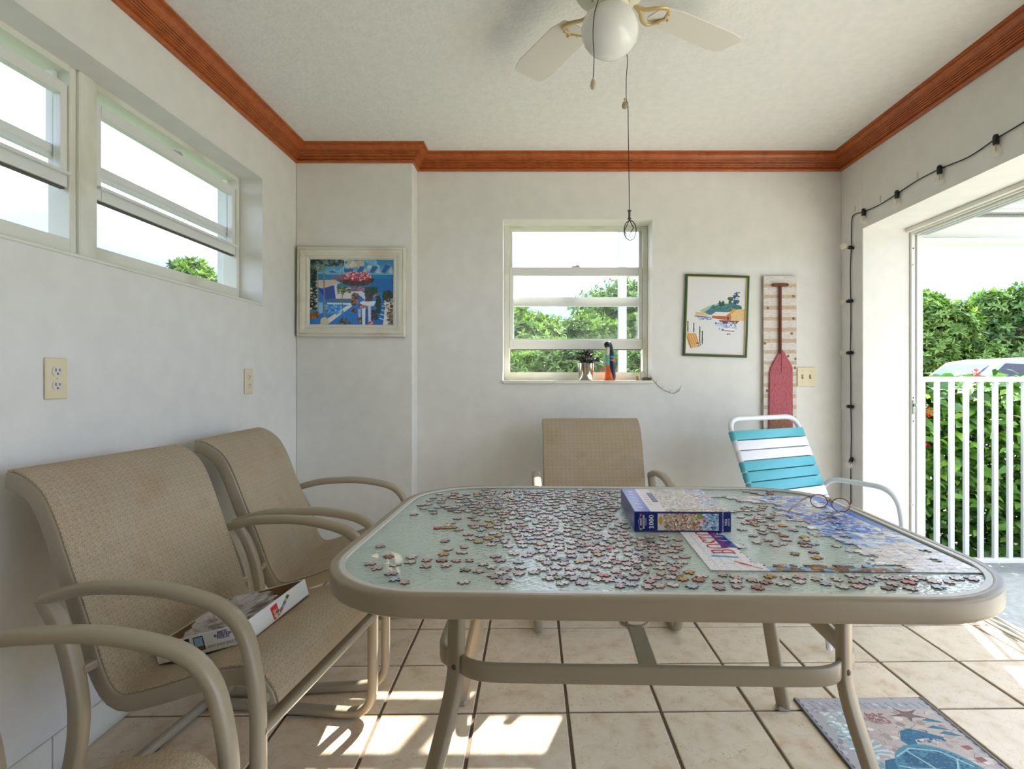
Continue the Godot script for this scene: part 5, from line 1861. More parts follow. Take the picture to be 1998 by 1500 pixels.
	# trees on the left
	cv.dabs(0.0, 0.0, 0.39, 0.10, 260, 0.022, [Color(0.06, 0.18, 0.15), Color(0.12, 0.30, 0.26), Color(0.35, 0.52, 0.48), Color(0.03, 0.10, 0.09)])
	cv.dabs(0.0, 0.0, 0.07, 0.42, 150, 0.022, [Color(0.03, 0.12, 0.10), Color(0.08, 0.24, 0.20), Color(0.20, 0.38, 0.32)])
	cv.dabs(0.05, 0.1, 0.18, 0.2, 50, 0.016, [Color(0.30, 0.45, 0.38), Color(0.50, 0.60, 0.52)])
	cv.dabs(0.0, 0.45, 0.09, 0.75, 160, 0.016, [Color(0.04, 0.10, 0.06), Color(0.15, 0.22, 0.10), Color(0.75, 0.78, 0.72)])
	cv.dabs(0.0, 0.80, 0.10, 0.88, 60, 0.018, [Color(0.60, 0.40, 0.10), Color(0.40, 0.28, 0.08)])
	cv.line(0.09, 0.10, 0.105, 0.84, 0.012, Color(0.56, 0.58, 0.46), 0.15)
	cv.line(0.165, 0.05, 0.18, 0.90, 0.016, Color(0.52, 0.52, 0.40), 0.15)
	cv.line(0.38, 0.02, 0.39, 0.72, 0.010, Color(0.45, 0.46, 0.36), 0.15)
	cv.line(0.02, 0.13, 0.17, 0.12, 0.008, Color(0.42, 0.45, 0.36))
	cv.line(0.25, 0.13, 0.40, 0.12, 0.006, Color(0.40, 0.43, 0.35))
	cv.ell(0.18, 0.93, 0.05, 0.06, Color(0.80, 0.78, 0.68), 0.06)
	# pots and pillars
	for q in [[0.545, 0.56, 0.045, Color(0.36, 0.26, 0.16)], [0.535, 0.645, 0.042, Color(0.52, 0.34, 0.14)], [0.645, 0.685, 0.050, Color(0.78, 0.50, 0.38)], [0.53, 0.77, 0.022, Color(0.35, 0.22, 0.14)], [0.41, 0.965, 0.075, Color(0.22, 0.22, 0.12)], [0.60, 0.90, 0.028, Color(0.35, 0.36, 0.20)], [0.725, 0.965, 0.030, Color(0.85, 0.36, 0.40)], [0.79, 0.55, 0.025, Color(0.66, 0.46, 0.48)]]:
		cv.dabs(q[0] - q[2], q[1] - q[2], q[0] + q[2], q[1] + q[2], 60, 0.014, [q[3], q[3].darkened(0.4), q[3].lightened(0.25)], true)
	cv.poly([[0.62, 0.74], [0.665, 0.735], [0.66, 1], [0.63, 1]], Color(0.86, 0.88, 0.88), 0.04)
	cv.poly([[0.575, 0.75], [0.61, 0.745], [0.61, 0.86], [0.58, 0.87]], Color(0.66, 0.68, 0.84), 0.05)
	cv.poly([[0.665, 0.74], [0.69, 0.74], [0.69, 1], [0.665, 1]], Color(0.10, 0.30, 0.62), 0.08)
	cv.poly([[0.69, 0.64], [0.725, 0.63], [0.73, 0.93], [0.70, 0.94]], Color(0.72, 0.80, 0.86), 0.05)
	cv.poly([[0.725, 0.63], [0.74, 0.63], [0.745, 0.93], [0.73, 0.93]], Color(0.35, 0.38, 0.60))
	cv.poly([[0.60, 0.64], [0.79, 0.63], [0.76, 0.70], [0.69, 0.70], [0.60, 0.67]], Color(0.85, 0.87, 0.87), 0.05)
	cv.dabs(0.67, 0.54, 0.74, 0.62, 40, 0.016, [Color(0.35, 0.22, 0.16), Color(0.15, 0.20, 0.18)])
	cv.dabs(0.79, 0.55, 0.84, 0.80, 70, 0.016, [Color(0.10, 0.20, 0.15), Color(0.16, 0.26, 0.18)])
	cv.dabs(0.74, 0.76, 0.80, 0.90, 50, 0.014, [Color(0.18, 0.22, 0.14), Color(0.30, 0.20, 0.14)])
	cv.dabs(0.87, 0.48, 0.98, 0.64, 130, 0.018, [Color(0.08, 0.20, 0.12), Color(0.14, 0.26, 0.14), Color(0.22, 0.20, 0.12)], true)
	cv.dabs(0.90, 0.60, 1.0, 0.98, 120, 0.020, [Color(0.20, 0.24, 0.20), Color(0.55, 0.58, 0.55), Color(0.35, 0.20, 0.15), Color(0.80, 0.82, 0.80)])
	cv.poly([[0.90, 0.70], [0.95, 0.68], [0.97, 1.0], [0.87, 1.0]], Color(0.86, 0.86, 0.84), 0.06)
	cv.dabs(0.93, 0.75, 1.0, 0.98, 60, 0.018, [Color(0.30, 0.32, 0.30), Color(0.60, 0.62, 0.60), Color(0.55, 0.36, 0.16)])
	cv.poly([[0.90, 0.71], [0.95, 0.70], [0.92, 0.76]], Color(0.80, 0.52, 0.52))
	for k in 4: cv.line(0.86 - k * 0.01, 0.70 + k * 0.06, 0.92, 0.705 + k * 0.07, 0.012, Color(0.70, 0.82, 0.88))
	return cv.tex()

func watercolour() -> ImageTexture:
	var cv := Canvas.new(300, 390, Color(0.885, 0.885, 0.88))
	cv.poly([[0.22, 0.44], [0.38, 0.37], [0.55, 0.33], [0.72, 0.34], [0.70, 0.46], [0.30, 0.47]], Color(0.62, 0.76, 0.64), 0.06)
	cv.poly([[0.30, 0.46], [0.42, 0.39], [0.60, 0.34], [0.78, 0.33], [0.92, 0.36], [0.94, 0.40], [0.75, 0.44], [0.40, 0.49]], Color(0.25, 0.46, 0.52), 0.15)
	cv.dabs(0.42, 0.37, 0.90, 0.42, 60, 0.02, [Color(0.20, 0.42, 0.30), Color(0.22, 0.40, 0.60), Color(0.40, 0.58, 0.34)])
	cv.dabs(0.55, 0.31, 0.63, 0.36, 20, 0.02, [Color(0.15, 0.30, 0.22)])
	cv.dabs(0.70, 0.24, 0.78, 0.34, 40, 0.018, [Color(0.16, 0.34, 0.22), Color(0.24, 0.42, 0.30)])
	cv.dabs(0.79, 0.19, 0.88, 0.33, 50, 0.018, [Color(0.16, 0.28, 0.46), Color(0.20, 0.36, 0.42)])
	cv.poly([[0.70, 0.46], [0.80, 0.41], [0.99, 0.40], [0.99, 0.55], [0.72, 0.55]], Color(0.88, 0.74, 0.52), 0.06)
	cv.poly([[0.70, 0.47], [0.79, 0.40], [0.85, 0.41], [0.76, 0.47]], Color(0.85, 0.60, 0.30))
	cv.poly([[0.42, 0.49], [0.50, 0.445], [0.74, 0.45], [0.68, 0.50]], Color(0.90, 0.86, 0.82))
	cv.poly([[0.43, 0.50], [0.68, 0.50], [0.68, 0.55], [0.44, 0.53]], Color(0.72, 0.38, 0.22), 0.12)
	cv.poly([[0.66, 0.50], [0.73, 0.455], [0.76, 0.50], [0.76, 0.55], [0.68, 0.55]], Color(0.80, 0.48, 0.26), 0.1)
	cv.poly([[0.68, 0.51], [0.72, 0.50], [0.72, 0.55], [0.69, 0.55]], Color(0.45, 0.20, 0.14))
	cv.poly([[0.55, 0.555], [0.90, 0.555], [0.84, 0.60], [0.60, 0.59]], Color(0.45, 0.28, 0.20), 0.15)
	cv.poly([[0.15, 0.46], [0.32, 0.46], [0.40, 0.50], [0.16, 0.50]], Color(0.85, 0.72, 0.50), 0.1)
	cv.line(0.14, 0.51, 0.42, 0.52, 0.014, Color(0.35, 0.22, 0.20))
	cv.dabs(0.20, 0.52, 0.42, 0.55, 20, 0.018, [Color(0.35, 0.48, 0.72), Color(0.60, 0.70, 0.84)])
	cv.dabs(0.50, 0.58, 0.85, 0.68, 40, 0.02, [Color(0.62, 0.70, 0.84), Color(0.74, 0.78, 0.88), Color(0.30, 0.42, 0.70)])
	cv.poly([[0.58, 0.655], [0.80, 0.655], [0.82, 0.69], [0.74, 0.69]], Color(0.88, 0.88, 0.88))
	cv.line(0.60, 0.685, 0.82, 0.69, 0.012, Color(0.50, 0.25, 0.28))
	cv.line(0.66, 0.55, 0.665, 0.67, 0.008, Color(0.40, 0.28, 0.24))
	cv.dabs(0.70, 0.72, 0.75, 0.74, 4, 0.012, [Color(0.25, 0.30, 0.40)])
	cv.poly([[0.0, 0.73], [0.17, 0.735], [0.26, 0.90], [0.10, 0.93], [0.05, 0.88]], Color(0.88, 0.68, 0.38), 0.06)
	for k in 4: cv.line(0.04 + k * 0.04, 0.74, 0.12 + k * 0.04, 0.90, 0.006, Color(0.55, 0.36, 0.18))
	cv.line(0.03, 0.78, 0.10, 0.93, 0.012, Color(0.40, 0.24, 0.14))
	for q in [[0.03, 0.58, 0.72], [0.13, 0.60, 0.72], [0.235, 0.64, 0.85], [0.28, 0.70, 0.87]]:
		cv.line(q[0], q[1], q[0] + 0.005, q[2], 0.018, Color(0.22, 0.26, 0.16), 0.15)
	cv.dabs(0.18, 0.84, 0.26, 0.90, 20, 0.014, [Color(0.45, 0.28, 0.18), Color(0.85, 0.80, 0.74)])
	cv.dabs(0.50, 0.58, 0.85, 0.66, 20, 0.02, [Color(0.66, 0.74, 0.86)])
	cv.poly([[0.58, 0.655], [0.80, 0.655], [0.82, 0.69], [0.74, 0.69]], Color(0.92, 0.92, 0.92))
	cv.line(0.60, 0.685, 0.82, 0.69, 0.012, Color(0.50, 0.25, 0.28))
	return cv.tex()

# ---------------------------------------------------------------- on the window sill
func sill_things():
	var sy := 1.088
	var g := RandomNumberGenerator.new()
	g.seed = 31
	var c := px(1143, 740, 3.27)
	var t := thing("potted_succulent", "dark purple spiky succulent in a shiny metal cup on the sill", "plant", Vector3(c.x, sy, -3.27))
	var st := mb()
	lathe(st, [Vector2(0, 0.001), Vector2(0.037, 0.001), Vector2(0.040, 0.006), Vector2(0.049, 0.098), Vector2(0.0505, 0.100), Vector2(0.0505, 0.104), Vector2(0.0475, 0.104), Vector2(0.046, 0.090), Vector2(0, 0.090)], Vector3.ZERO, 28)
	part(t, "cup", st, mat(Color(0.72, 0.71, 0.68), 0.14, 1.0))
	st = mb()
	lathe(st, [Vector2(0.046, 0.091), Vector2(0.02, 0.099), Vector2(0, 0.101)], Vector3.ZERO, 16)
	part(t, "soil", st, mat(Color(0.34, 0.24, 0.16), 0.95))
	var pm := mat(Color(0.10, 0.06, 0.075), 0.35)
	for k in 13:
		var a := TAU * k / 13.0 + g.randf() * 0.4
		var rr := 0.025 if k % 3 == 0 else 0.055 + g.randf() * 0.045
		var top := Vector3(cos(a) * rr, 0.138 + g.randf() * 0.03 - rr * 0.40, sin(a) * rr * 0.6)
		st = mb()
		tube(st, curve([Vector3(cos(a) * 0.012, 0.095, sin(a) * 0.012), top * 0.6 + Vector3(0, 0.055, 0), top], 4), oval(0.003, 0.003, 6))
		for j in 11:
			var v := Vector3(g.randfn(), g.randf_range(-0.3, 1.2), g.randfn()).normalized()
			var s := v.cross(Vector3.UP).normalized()
			tube(st, [top, top + v * 0.018 + Vector3(0, 0.004, 0), top + v * 0.042 + Vector3(0, -0.002, 0)], oval(0.006, 0.002, 6), Vector3.ZERO, false, false, [0.7, 1.0, 0.08])
		part(t, "leaf_rosette", st, pm)
	# painted parrot
	c = px(1188, 740, 3.27)
	t = thing("parrot_figurine", "painted wooden parrot figurine in orange, teal and dark blue on the sill", "figurine", Vector3(c.x, sy, -3.27))
	var orange := grain(mat(Color(0.86, 0.42, 0.13), 0.3), noise_tex(97, 0.04, [Color(0.8, 0.7, 0.6), Color(1, 1, 1)], 128), Vector3(14, 3, 14))
	st = mb()
	tube(st, curve([Vector3(0.002, 0.0, 0), Vector3(0.0, 0.04, 0), Vector3(-0.004, 0.075, 0), Vector3(-0.008, 0.105, 0)], 5), oval(0.030, 0.024, 14), Vector3(1, 0, 0), false, false, range(16).map(func(k): return lerpf(1.08, 0.36, pow(k / 15.0, 0.75))))
	part(t, "base", st, orange, "orange flared perch")
	st = mb()
	tube(st, curve([Vector3(-0.003, 0.085, 0), Vector3(-0.004, 0.11, 0), Vector3(-0.006, 0.145, 0), Vector3(-0.006, 0.175, 0), Vector3(-0.004, 0.20, 0)], 4), oval(0.0175, 0.0165, 14), Vector3(1, 0, 0), false, false, range(17).map(func(k): return 0.5 + 0.5 * sin(PI * (0.12 + 0.76 * k / 16.0))))
	var body := part(t, "belly", st, mat(Color(0.40, 0.66, 0.64), 0.3))
	st = mb()
	ball(st, Vector3(-0.0085, 0.168, 0.007), Vector3(0.0135, 0.030, 0.0135), 14, 10)
	part(body, "pale_chest", st, mat(Color(0.86, 0.78, 0.66), 0.3))
	st = mb()
	ball(st, Vector3(-0.001, 0.211, 0), Vector3(0.0175, 0.0185, 0.0175), 14, 10)
	tube(st, curve([Vector3(0.004, 0.215, -0.002), Vector3(0.011, 0.195, -0.001), Vector3(0.015, 0.17, 0), Vector3(0.017, 0.15, 0)], 4), oval(0.010, 0.013, 10))
	var head := part(t, "head", st, mat(Color(0.10, 0.17, 0.24), 0.3))
	st = mb()
	tube(st, curve([Vector3(-0.008, 0.222, 0.003), Vector3(-0.021, 0.216, 0.004), Vector3(-0.022, 0.202, 0.004), Vector3(-0.016, 0.192, 0.004)], 4), oval(0.008, 0.008, 10), Vector3.ZERO, false, false, range(13).map(func(k): return lerpf(1.1, 0.4, k / 12.0)))
	part(head, "beak", st, M.black_plastic)
	for z in [0.0165, -0.0165]:
		st = mb()
		ball(st, Vector3(-0.001, 0.217, z), Vector3(0.003, 0.0032, 0.0016), 10, 6)
		var ey := part(head, "eye", st, mat(Color(0.92, 0.92, 0.90), 0.3))
		st = mb()
		ball(st, Vector3(-0.001, 0.217, z * 1.12), Vector3(0.0016, 0.0018, 0.001), 8, 5)
		part(ey, "pupil", st, M.dark)
	st = mb()
	tube(st, curve([Vector3(0.013, 0.178, 0.008), Vector3(0.018, 0.155, 0.010), Vector3(0.018, 0.12, 0.010), Vector3(0.022, 0.07, 0.008), Vector3(0.028, 0.025, 0.004), Vector3(0.029, 0.002, 0.003)], 4), oval(0.0135, 0.0135, 10), Vector3.ZERO, false, false, range(21).map(func(k): return 0.65 + 0.4 * sin(PI * k / 20.0)))
	var wing := part(t, "wing", st, mat(Color(0.07, 0.14, 0.26), 0.3))
	for q in [[0.138, Color(0.22, 0.55, 0.80)], [0.120, Color(0.86, 0.42, 0.18)]]:
		st = mb()
		ball(st, Vector3(0.0185, q[0], 0.0125), Vector3(0.0145, 0.011, 0.0135), 12, 8)
		part(wing, "feather_band", st, mat(q[1], 0.3))
	# small things at the end of the sill
	c = px(1263, 741, 3.25)
	t = thing("driftwood_piece", "small weathered piece of driftwood at the end of the sill", "driftwood", Vector3(c.x, sy, -3.25))
	st = mb()
	tube(st, curve([Vector3(-0.03, 0.008, 0), Vector3(-0.01, 0.011, 0.004), Vector3(0.018, 0.009, 0), Vector3(0.034, 0.012, -0.004)], 4), oval(0.009, 0.008, 8))
	part(t, "stick", st, grain(mat(Color(0.60, 0.54, 0.45), 0.9), noise_tex(98, 0.05, [Color(0.6, 0.6, 0.6), Color(1, 1, 1)], 128), Vector3(20, 4, 20)))
	c = px(1243, 741, 3.25)
	t = thing("amber_trinket", "tiny amber coloured trinket on the sill beside the driftwood", "trinket", Vector3(c.x, sy, -3.25))
	st = mb()
	lathe(st, [Vector2(0, 0), Vector2(0.009, 0.001), Vector2(0.011, 0.008), Vector2(0.007, 0.016), Vector2(0.009, 0.020), Vector2(0.004, 0.026), Vector2(0, 0.027)], Vector3.ZERO, 14)
	part(t, "bead_stack", st, mat(Color(0.70, 0.45, 0.20), 0.2))
	c = px(1251, 735, 3.27)
	t = thing("glass_vial", "small clear propagation vial with a cutting on the sill", "vial", Vector3(c.x, sy, -3.275))
	st = mb()
	lathe(st, [Vector2(0.001, 0.001), Vector2(0.011, 0.001), Vector2(0.012, 0.004), Vector2(0.012, 0.050), Vector2(0.010, 0.052)], Vector3.ZERO, 16)
	part(t, "tube_glass", st, pane(Color(0.9, 0.92, 0.9), 0.25))
	st = mb()
	tube(st, curve([Vector3(0, 0.01, 0), Vector3(-0.004, 0.055, 0), Vector3(-0.03, 0.085, 0), Vector3(-0.06, 0.108, 0)], 4), oval(0.0013, 0.0013, 6))
	part(t, "cutting_stem", st, mat(Color(0.66, 0.55, 0.38), 0.6))
	for k in 3:
		var lf := part(t, "leaf", leaf_mesh(0.04, 0.024), mat(Color(0.45, 0.66, 0.16), 0.45))
		lf.transform = Transform3D(Basis(Vector3(0, 1, 0), 1.6 + k * 1.7) * Basis(Vector3.RIGHT, 0.5), Vector3(-0.006, 0.055 + k * 0.006, 0))

# ---------------------------------------------------------------- ceiling fan
func fan():
	var c := px(1190, 738, 1.67)
	var t := thing("ceiling_fan", "cream ceiling fan with four blades and a round white glass globe", "ceiling fan", Vector3(c.x, CEIL, -1.67))
	var cream := mat(Color(0.885, 0.865, 0.79), 0.4)
	var gold := mat(Color(0.80, 0.70, 0.48), 0.35, 0.35)
	var pale := mat(Color(0.905, 0.89, 0.835), 0.5)
	var st := mb()
	lathe(st, [Vector2(0, -0.001), Vector2(0.085, -0.001), Vector2(0.09, -0.012), Vector2(0.082, -0.035), Vector2(0.105, -0.045), Vector2(0.112, -0.06), Vector2(0.112, -0.11), Vector2(0.10, -0.128), Vector2(0.07, -0.136), Vector2(0, -0.136)], Vector3.ZERO, 32)
	part(t, "motor_housing", st, cream)
	st = mb()
	lathe(st, [Vector2(0.03, -0.135), Vector2(0.056, -0.136), Vector2(0.058, -0.150), Vector2(0.054, -0.172), Vector2(0.050, -0.176), Vector2(0, -0.176)], Vector3.ZERO, 28)
	var cup := part(t, "lamp_holder", st, cream)
	for k in 5:
		st = mb()
		var a := TAU * k / 5.0 + 0.3
		ball(st, Vector3(cos(a) * 0.057, -0.158, sin(a) * 0.057), Vector3.ONE * 0.0045, 8, 6)
		part(cup, "screw", st, gold)
	st = mb()
	var gp := [Vector2(0.046, -0.168)]
	for k in 15:
		var a := deg_to_rad(62.0 - k * 152.0 / 14.0)
		gp.append(Vector2(cos(a) * 0.086, -0.238 + sin(a) * 0.078))
	gp[-1] = Vector2(0, -0.316)
	gp.reverse()
	lathe(st, gp, Vector3.ZERO, 32)
	var gm := mat(Color(0.93, 0.93, 0.91), 0.10)
	part(t, "glass_globe", st, gm, "white opal glass globe")
	for k in 4:
		var ang := deg_to_rad(30.0 + 90.0 * k)
		var b := Basis(Vector3.UP, ang)
		var iron := mb()
		for s in [-1.0, 1.0]:
			var q := []
			for p in [Vector3(0.09, -0.125, 0), Vector3(0.125, -0.135, s * 0.008), Vector3(0.155, -0.137, s * 0.034), Vector3(0.185, -0.134, s * 0.046), Vector3(0.205, -0.130, s * 0.036), Vector3(0.215, -0.128, s * 0.016), Vector3(0.225, -0.127, 0)]: q.append(b * p)
			tube(iron, curve(q, 5), oval(0.008, 0.0045, 8))
		var arm := part(t, "blade_bracket", iron, gold)
		st = mb()
		for p in [Vector3(0.215, -0.122, 0.025), Vector3(0.215, -0.122, -0.025), Vector3(0.232, -0.122, 0)]:
			ball(st, b * (p - Vector3(0, 0.008, 0)), Vector3.ONE * 0.005, 8, 6)
		part(arm, "rivet", st, gold)
		st = mb()
		var poly := PackedVector2Array()
		for p in [[-0.048, 0.185], [-0.062, 0.24], [-0.068, 0.46], [-0.060, 0.508], [-0.045, 0.522], [0.045, 0.522], [0.060, 0.508], [0.068, 0.46], [0.062, 0.24], [0.048, 0.185], [0.03, 0.175], [-0.03, 0.175]]: poly.append(Vector2(p[0], p[1]))
		var tilt := Basis(Vector3.RIGHT, deg_to_rad(9.0))
		slab(st, poly, b * Vector3(0, -0.128, 0), b * (tilt * Vector3(0, 0, 1)), b * Vector3(1, 0, 0), 0.006, 0.002)
		part(t, "blade", st, pale)
	# pull chains
	st = mb()
	var o := t.position
	var ch := []
	for q in [[1172, -8, 1.615], [1160, 25, 1.60], [1157, 70, 1.60], [1159, 110, 1.60], [1157.5, 151, 1.60]]: ch.append(px(q[0], q[1], q[2]) - o)
	ch[0] = Vector3(-0.030, -0.150, 0.048)
	tube(st, curve(ch, 4), oval(0.0013, 0.0013, 6))
	var pc := part(t, "pull_chain", st, mat(Color(0.22, 0.19, 0.15), 0.4, 0.6))
	st = mb()
	lathe(st, [Vector2(0, -0.035), Vector2(0.006, -0.033), Vector2(0.0095, -0.024), Vector2(0.007, -0.012), Vector2(0.002, -0.003), Vector2(0.0015, 0.0)], ch[-1], 14)
	part(pc, "fob", st, mat(Color(0.78, 0.74, 0.62), 0.35))
	st = mb()
	var l := []
	for q in [[1222, 20], [1222, 105], [1222, 150], [1222, 194], [1225, 205], [1226, 260], [1227, 330], [1228, 400], [1228, 409]]: l.append(px(q[0], q[1], 1.74) - o)
	l[0] = Vector3(0.02, -0.15, -0.052)
	l[1] = px(1223, 105, 1.765) - o
	tube(st, curve(l, 4), oval(0.0013, 0.0013, 6))
	pc = part(t, "pull_cord", st, mat(Color(0.17, 0.14, 0.12), 0.5))
	st = mb()
	lathe(st, [Vector2(0, -0.026), Vector2(0.008, -0.022), Vector2(0.010, -0.014), Vector2(0.005, -0.003), Vector2(0, 0)], px(1219, 197, 1.74) - o, 14)
	ball(st, px(1219, 194, 1.74) - o, Vector3.ONE * 0.004, 8, 6)
	part(pc, "fob", st, mat(Color(0.66, 0.62, 0.48), 0.35))
	st = mb()
	var e := px(1228, 410, 1.74) - o
	lathe(st, [Vector2(0, -0.030), Vector2(0.006, -0.029), Vector2(0.006, -0.026), Vector2(0.0035, -0.024), Vector2(0.0035, -0.006), Vector2(0.006, -0.004), Vector2(0.006, 0), Vector2(0, 0.001)], e, 12)
	part(pc, "spool_toggle", st, mat(Color(0.30, 0.26, 0.18), 0.4))
	st = mb()
	var rg := []
	for k in 20:
		var a := TAU * k / 20
		rg.append(e + Vector3(0.002 + cos(a) * 0.019, -0.064 + sin(a) * 0.031, 0.002))
	tube(st, rg, oval(0.0016, 0.0016, 6), Vector3.ZERO, false, true)
	tube(st, [e + Vector3(0, -0.030, 0), e + Vector3(0.013, -0.055, 0), e + Vector3(-0.004, -0.085, 0.002), e + Vector3(-0.016, -0.066, 0), e + Vector3(0, -0.030, 0)], oval(0.0016, 0.0016, 6))
	part(pc, "wire_loop", st, mat(Color(0.28, 0.25, 0.22), 0.4, 0.5))

# ---------------------------------------------------------------- string lights
func string_lights():
	var t := thing("string_lights", "black cord of clear bulb string lights running round the doorway", "string lights", Vector3(0, 0, 0))
	var pts := [[2075, 188], [1998, 238], [1943, 271], [1890, 306], [1833, 330], [1790, 352], [1750, 378], [1715, 400], [1685, 413], [1668, 418], [1662, 430], [1661, 480], [1659, 530], [1660, 587], [1660, 640], [1659, 688], [1660, 740], [1660, 793], [1661, 850], [1660, 897], [1660, 985], [1660, 1120]]
	var v := []
	for q in pts: v.append(on_right(q[0], q[1], 0.006))
	var st := mb()
	tube(st, curve(v, 5), oval(0.0026, 0.0026, 8))
	part(t, "cord", st, M.black_plastic)
	var clear := pane(Color(0.95, 0.93, 0.86), 0.16)
	# [pixel, direction of the bulb]
	for q in [[1943, 271, Vector3(0, -1, 0)], [1833, 330, Vector3(0, -1, 0)], [1750, 378, Vector3(0, -1, 0)], [1685, 413, Vector3(0, -1, 0)], [1661, 483, Vector3(-1, 0.1, 0.2)], [1659, 587, Vector3(-0.25, 0, -1)], [1659, 688, Vector3(-0.25, 0, -1)], [1660, 793, Vector3(-0.25, 0, -1)], [1661, 897, Vector3(-0.6, -0.55, 0.6)]]:
		var c := on_right(q[0], q[1], 0.014)
		var d: Vector3 = q[2].normalized()
		var y := -d
		var x := y.cross(Vector3(0, 0, 1) if absf(y.z) < 0.9 else Vector3.UP).normalized()
		var b := Basis(x, y, x.cross(y))
		st = mb()
		lathe(st, [Vector2(0, 0.012), Vector2(0.008, 0.012), Vector2(0.0105, 0.008), Vector2(0.0105, -0.014), Vector2(0.0095, -0.022), Vector2(0, -0.022)], c, 14, b)
		box(st, c + b * Vector3(0, 0.012, 0), Vector3(0.015, 0.010, 0.015), 0.003, b)
		var s := part(t, "socket", st, M.black_plastic)
		st = mb()
		lathe(st, [Vector2(0.009, -0.022), Vector2(0.010, -0.028), Vector2(0.017, -0.038), Vector2(0.020, -0.048), Vector2(0.018, -0.058), Vector2(0.010, -0.066), Vector2(0, -0.068)], c, 18, b)
		part(s, "bulb", st, clear, "clear glass bulb")
		st = mb()
		tube(st, [c + b * Vector3(0, -0.022, 0), c + b * Vector3(0, -0.046, 0)], oval(0.0025, 0.0025, 6))
		part(s, "filament_stem", st, mat(Color(0.80, 0.66, 0.42), 0.3))
	# clear tape tabs
	for q in [[1790, 342], [1718, 388], [1668, 408], [1660, 640], [1660, 935]]:
		st = mb()
		var c := on_right(q[0], q[1], 0.0)
		box(st, c - Vector3(0.0015, 0, 0), Vector3(0.002, 0.03, 0.012), 0.0006)
		part(t, "adhesive_clip", st, mat(Color(0.84, 0.80, 0.74), 0.3))

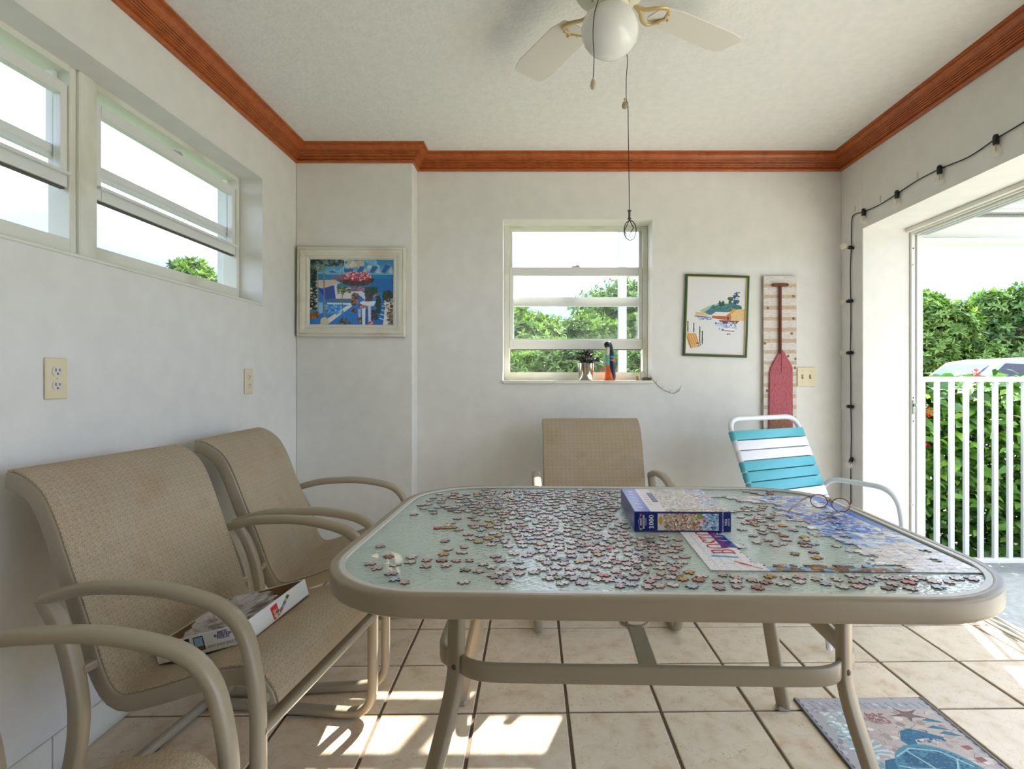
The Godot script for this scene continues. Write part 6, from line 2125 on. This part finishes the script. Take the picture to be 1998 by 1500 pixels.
# ---------------------------------------------------------------- door mat
func door_mat():
	var a := on_level(1553, 1369, 0.0)
	var b := on_level(1797, 1359, 0.0)
	var w := 0.445
	var d := 0.74
	var t := thing("sea_turtle_mat", "grey bordered floor mat printed with a blue sea turtle and shells", "mat", Vector3((a.x + b.x) / 2, 0.0, (a.z + b.z) / 2 + d / 2), deg_to_rad(0.8))
	var st := mb()
	box2(st, Vector3(-w / 2, 0.0003, -d / 2), Vector3(w / 2, 0.006, d / 2), 0.002)
	var edge := part(t, "rubber_backing", st, grain(mat(Color(0.46, 0.46, 0.46), 0.8), noise_tex(99, 0.08, [Color(0.6, 0.6, 0.62), Color(1, 1, 1)], 128), Vector3.ONE * 4.0))
	var cv := Canvas.new(540, 900, Color(0.70, 0.69, 0.70))
	cv.dabs(0, 0, 1, 1, 500, 0.02, [Color(0.66, 0.65, 0.66), Color(0.74, 0.73, 0.74)])
	for k in 14: cv.line(0.08 + k * 0.065, 0.035, 0.11 + k * 0.065, 0.085, 0.012, Color(0.56, 0.56, 0.58))
	for s in [0, 1]:
		for k in 26: cv.line(0.02 + s * 0.955, k * 0.04, 0.025 + s * 0.955, k * 0.04 + 0.02, 0.008, Color(0.20, 0.20, 0.22))
	cv.poly([[0.10, 0.10], [0.95, 0.09], [0.95, 0.92], [0.10, 0.92]], Color(0.76, 0.71, 0.68), 0.05)
	cv.dabs(0.12, 0.1, 0.95, 0.9, 300, 0.03, [Color(0.78, 0.72, 0.69), Color(0.72, 0.65, 0.62), Color(0.80, 0.76, 0.74)])
	for k in 120:
		var x := cv.r.randf_range(0.3, 0.93)
		var y := cv.r.randf_range(0.1, 0.9)
		cv.line(x, y, x + cv.r.randf_range(-0.06, 0.06), y + cv.r.randf_range(-0.03, 0.03), 0.004, Color(0.52, 0.42, 0.42))
	# scallop shell on the left
	for k in 13:
		var q := -0.2 + k * 0.14
		cv.line(0.17, 0.37, 0.17 + cos(q) * 0.20 - 0.02, 0.37 - sin(q) * 0.20 * 0.6 - 0.0, 0.016, Color(0.82, 0.86, 0.87) if k % 2 == 0 else Color(0.62, 0.72, 0.76))
	cv.dabs(0.11, 0.11, 0.34, 0.24, 90, 0.022, [Color(0.84, 0.86, 0.86), Color(0.60, 0.68, 0.68), Color(0.74, 0.80, 0.80)])
	cv.dabs(0.11, 0.24, 0.24, 0.55, 120, 0.02, [Color(0.80, 0.85, 0.87), Color(0.55, 0.70, 0.76), Color(0.70, 0.80, 0.84)])
	# starfish and coral
	for k in 5:
		var q := TAU * k / 5.0 + 0.5
		cv.poly([[0.74 + cos(q + 0.6) * 0.035, 0.13 + sin(q + 0.6) * 0.02], [0.74 + cos(q) * 0.15, 0.13 + sin(q) * 0.055], [0.74 + cos(q - 0.6) * 0.035, 0.13 + sin(q - 0.6) * 0.02]], Color(0.45, 0.34, 0.34), 0.15)
	cv.ell(0.74, 0.13, 0.05, 0.025, Color(0.50, 0.40, 0.40), 0.15)
	cv.dabs(0.42, 0.12, 0.56, 0.19, 90, 0.010, [Color(0.55, 0.36, 0.36), Color(0.62, 0.46, 0.45)])
	for q in [[0.80, 0.17], [0.78, 0.22], [0.82, 0.26]]:
		cv.poly([[q[0], q[1]], [q[0] + 0.06, q[1] - 0.015], [q[0] + 0.15, q[1] + 0.02], [q[0] + 0.06, q[1] + 0.012]], Color(0.16, 0.46, 0.56), 0.15)
	# turtle
	var teal := Color(0.14, 0.42, 0.56)
	cv.poly([[0.50, 0.30], [0.56, 0.24], [0.64, 0.225], [0.72, 0.25], [0.82, 0.285], [0.80, 0.30], [0.68, 0.29], [0.60, 0.30], [0.58, 0.34], [0.52, 0.34]], teal, 0.15)
	cv.poly([[0.40, 0.40], [0.26, 0.42], [0.20, 0.48], [0.22, 0.54], [0.34, 0.47], [0.42, 0.46]], teal, 0.15)
	cv.poly([[0.30, 0.66], [0.20, 0.74], [0.24, 0.80], [0.36, 0.72]], teal, 0.15)
	cv.poly([[0.78, 0.62], [0.88, 0.70], [0.84, 0.76], [0.72, 0.70]], teal, 0.15)
	cv.ell(0.57, 0.53, 0.29, 0.205, Color(0.30, 0.56, 0.66), 0.08)
	cv.ell(0.57, 0.53, 0.27, 0.19, Color(0.28, 0.53, 0.63), 0.12)
	for q in [[0.46, 0.42, 0.075, 0.045], [0.62, 0.43, 0.10, 0.055], [0.42, 0.52, 0.065, 0.05], [0.56, 0.535, 0.075, 0.05], [0.72, 0.54, 0.075, 0.055], [0.46, 0.63, 0.075, 0.045], [0.62, 0.64, 0.085, 0.045]]:
		var p := []
		for k in 6:
			var s := TAU * k / 6.0 + 0.3
			p.append([q[0] + cos(s) * q[2], q[1] + sin(s) * q[3]])
		cv.poly(p, Color(0.13, 0.38, 0.52), 0.18)
	cv.dabs(0.30, 0.34, 0.84, 0.72, 900, 0.009, [Color(0.12, 0.36, 0.50), Color(0.20, 0.46, 0.58), Color(0.10, 0.30, 0.44), Color(0.26, 0.52, 0.62)], true)
	for q in [[0.46, 0.36, 0.54, 0.47], [0.54, 0.47, 0.42, 0.47], [0.42, 0.47, 0.32, 0.45], [0.54, 0.47, 0.66, 0.49], [0.66, 0.49, 0.74, 0.42], [0.66, 0.49, 0.66, 0.59], [0.66, 0.59, 0.54, 0.61], [0.54, 0.61, 0.46, 0.57], [0.46, 0.57, 0.44, 0.47], [0.46, 0.57, 0.34, 0.60], [0.54, 0.61, 0.52, 0.70], [0.66, 0.59, 0.76, 0.62], [0.36, 0.40, 0.50, 0.35], [0.50, 0.35, 0.68, 0.37], [0.68, 0.37, 0.80, 0.46]]:
		cv.line(q[0], q[1], q[2], q[3], 0.012, Color(0.62, 0.78, 0.80), 0.1)
	cv.dabs(0.52, 0.235, 0.80, 0.32, 26, 0.012, [Color(0.22, 0.50, 0.62), Color(0.10, 0.34, 0.48)])
	for k in 5: cv.poly([[0.86, 0.34 + k * 0.07], [0.92, 0.335 + k * 0.07], [0.93, 0.36 + k * 0.07], [0.88, 0.365 + k * 0.07]], Color(0.58, 0.38, 0.38), 0.2)
	var pm := mat(Color.WHITE, 0.6)
	pm.albedo_texture = cv.tex()
	st = mb()
	card(st, Vector3(0, 0.0064, 0), Vector3(w / 2 - 0.004, 0, 0), Vector3(0, 0, -(d / 2 - 0.004)), Vector3.UP)
	part(t, "printed_cloth", st, pm)
	st = mb()
	box2(st, Vector3(-w / 2 + 0.012, 0.006, -d / 2), Vector3(-w / 2 + 0.002, 0.0085, d / 2), 0.001)
	box2(st, Vector3(w / 2 - 0.002, 0.006, -d / 2), Vector3(w / 2 - 0.010, 0.0085, d / 2), 0.001)
	part(edge, "bound_hem", st, mat(Color(0.55, 0.55, 0.56), 0.8))
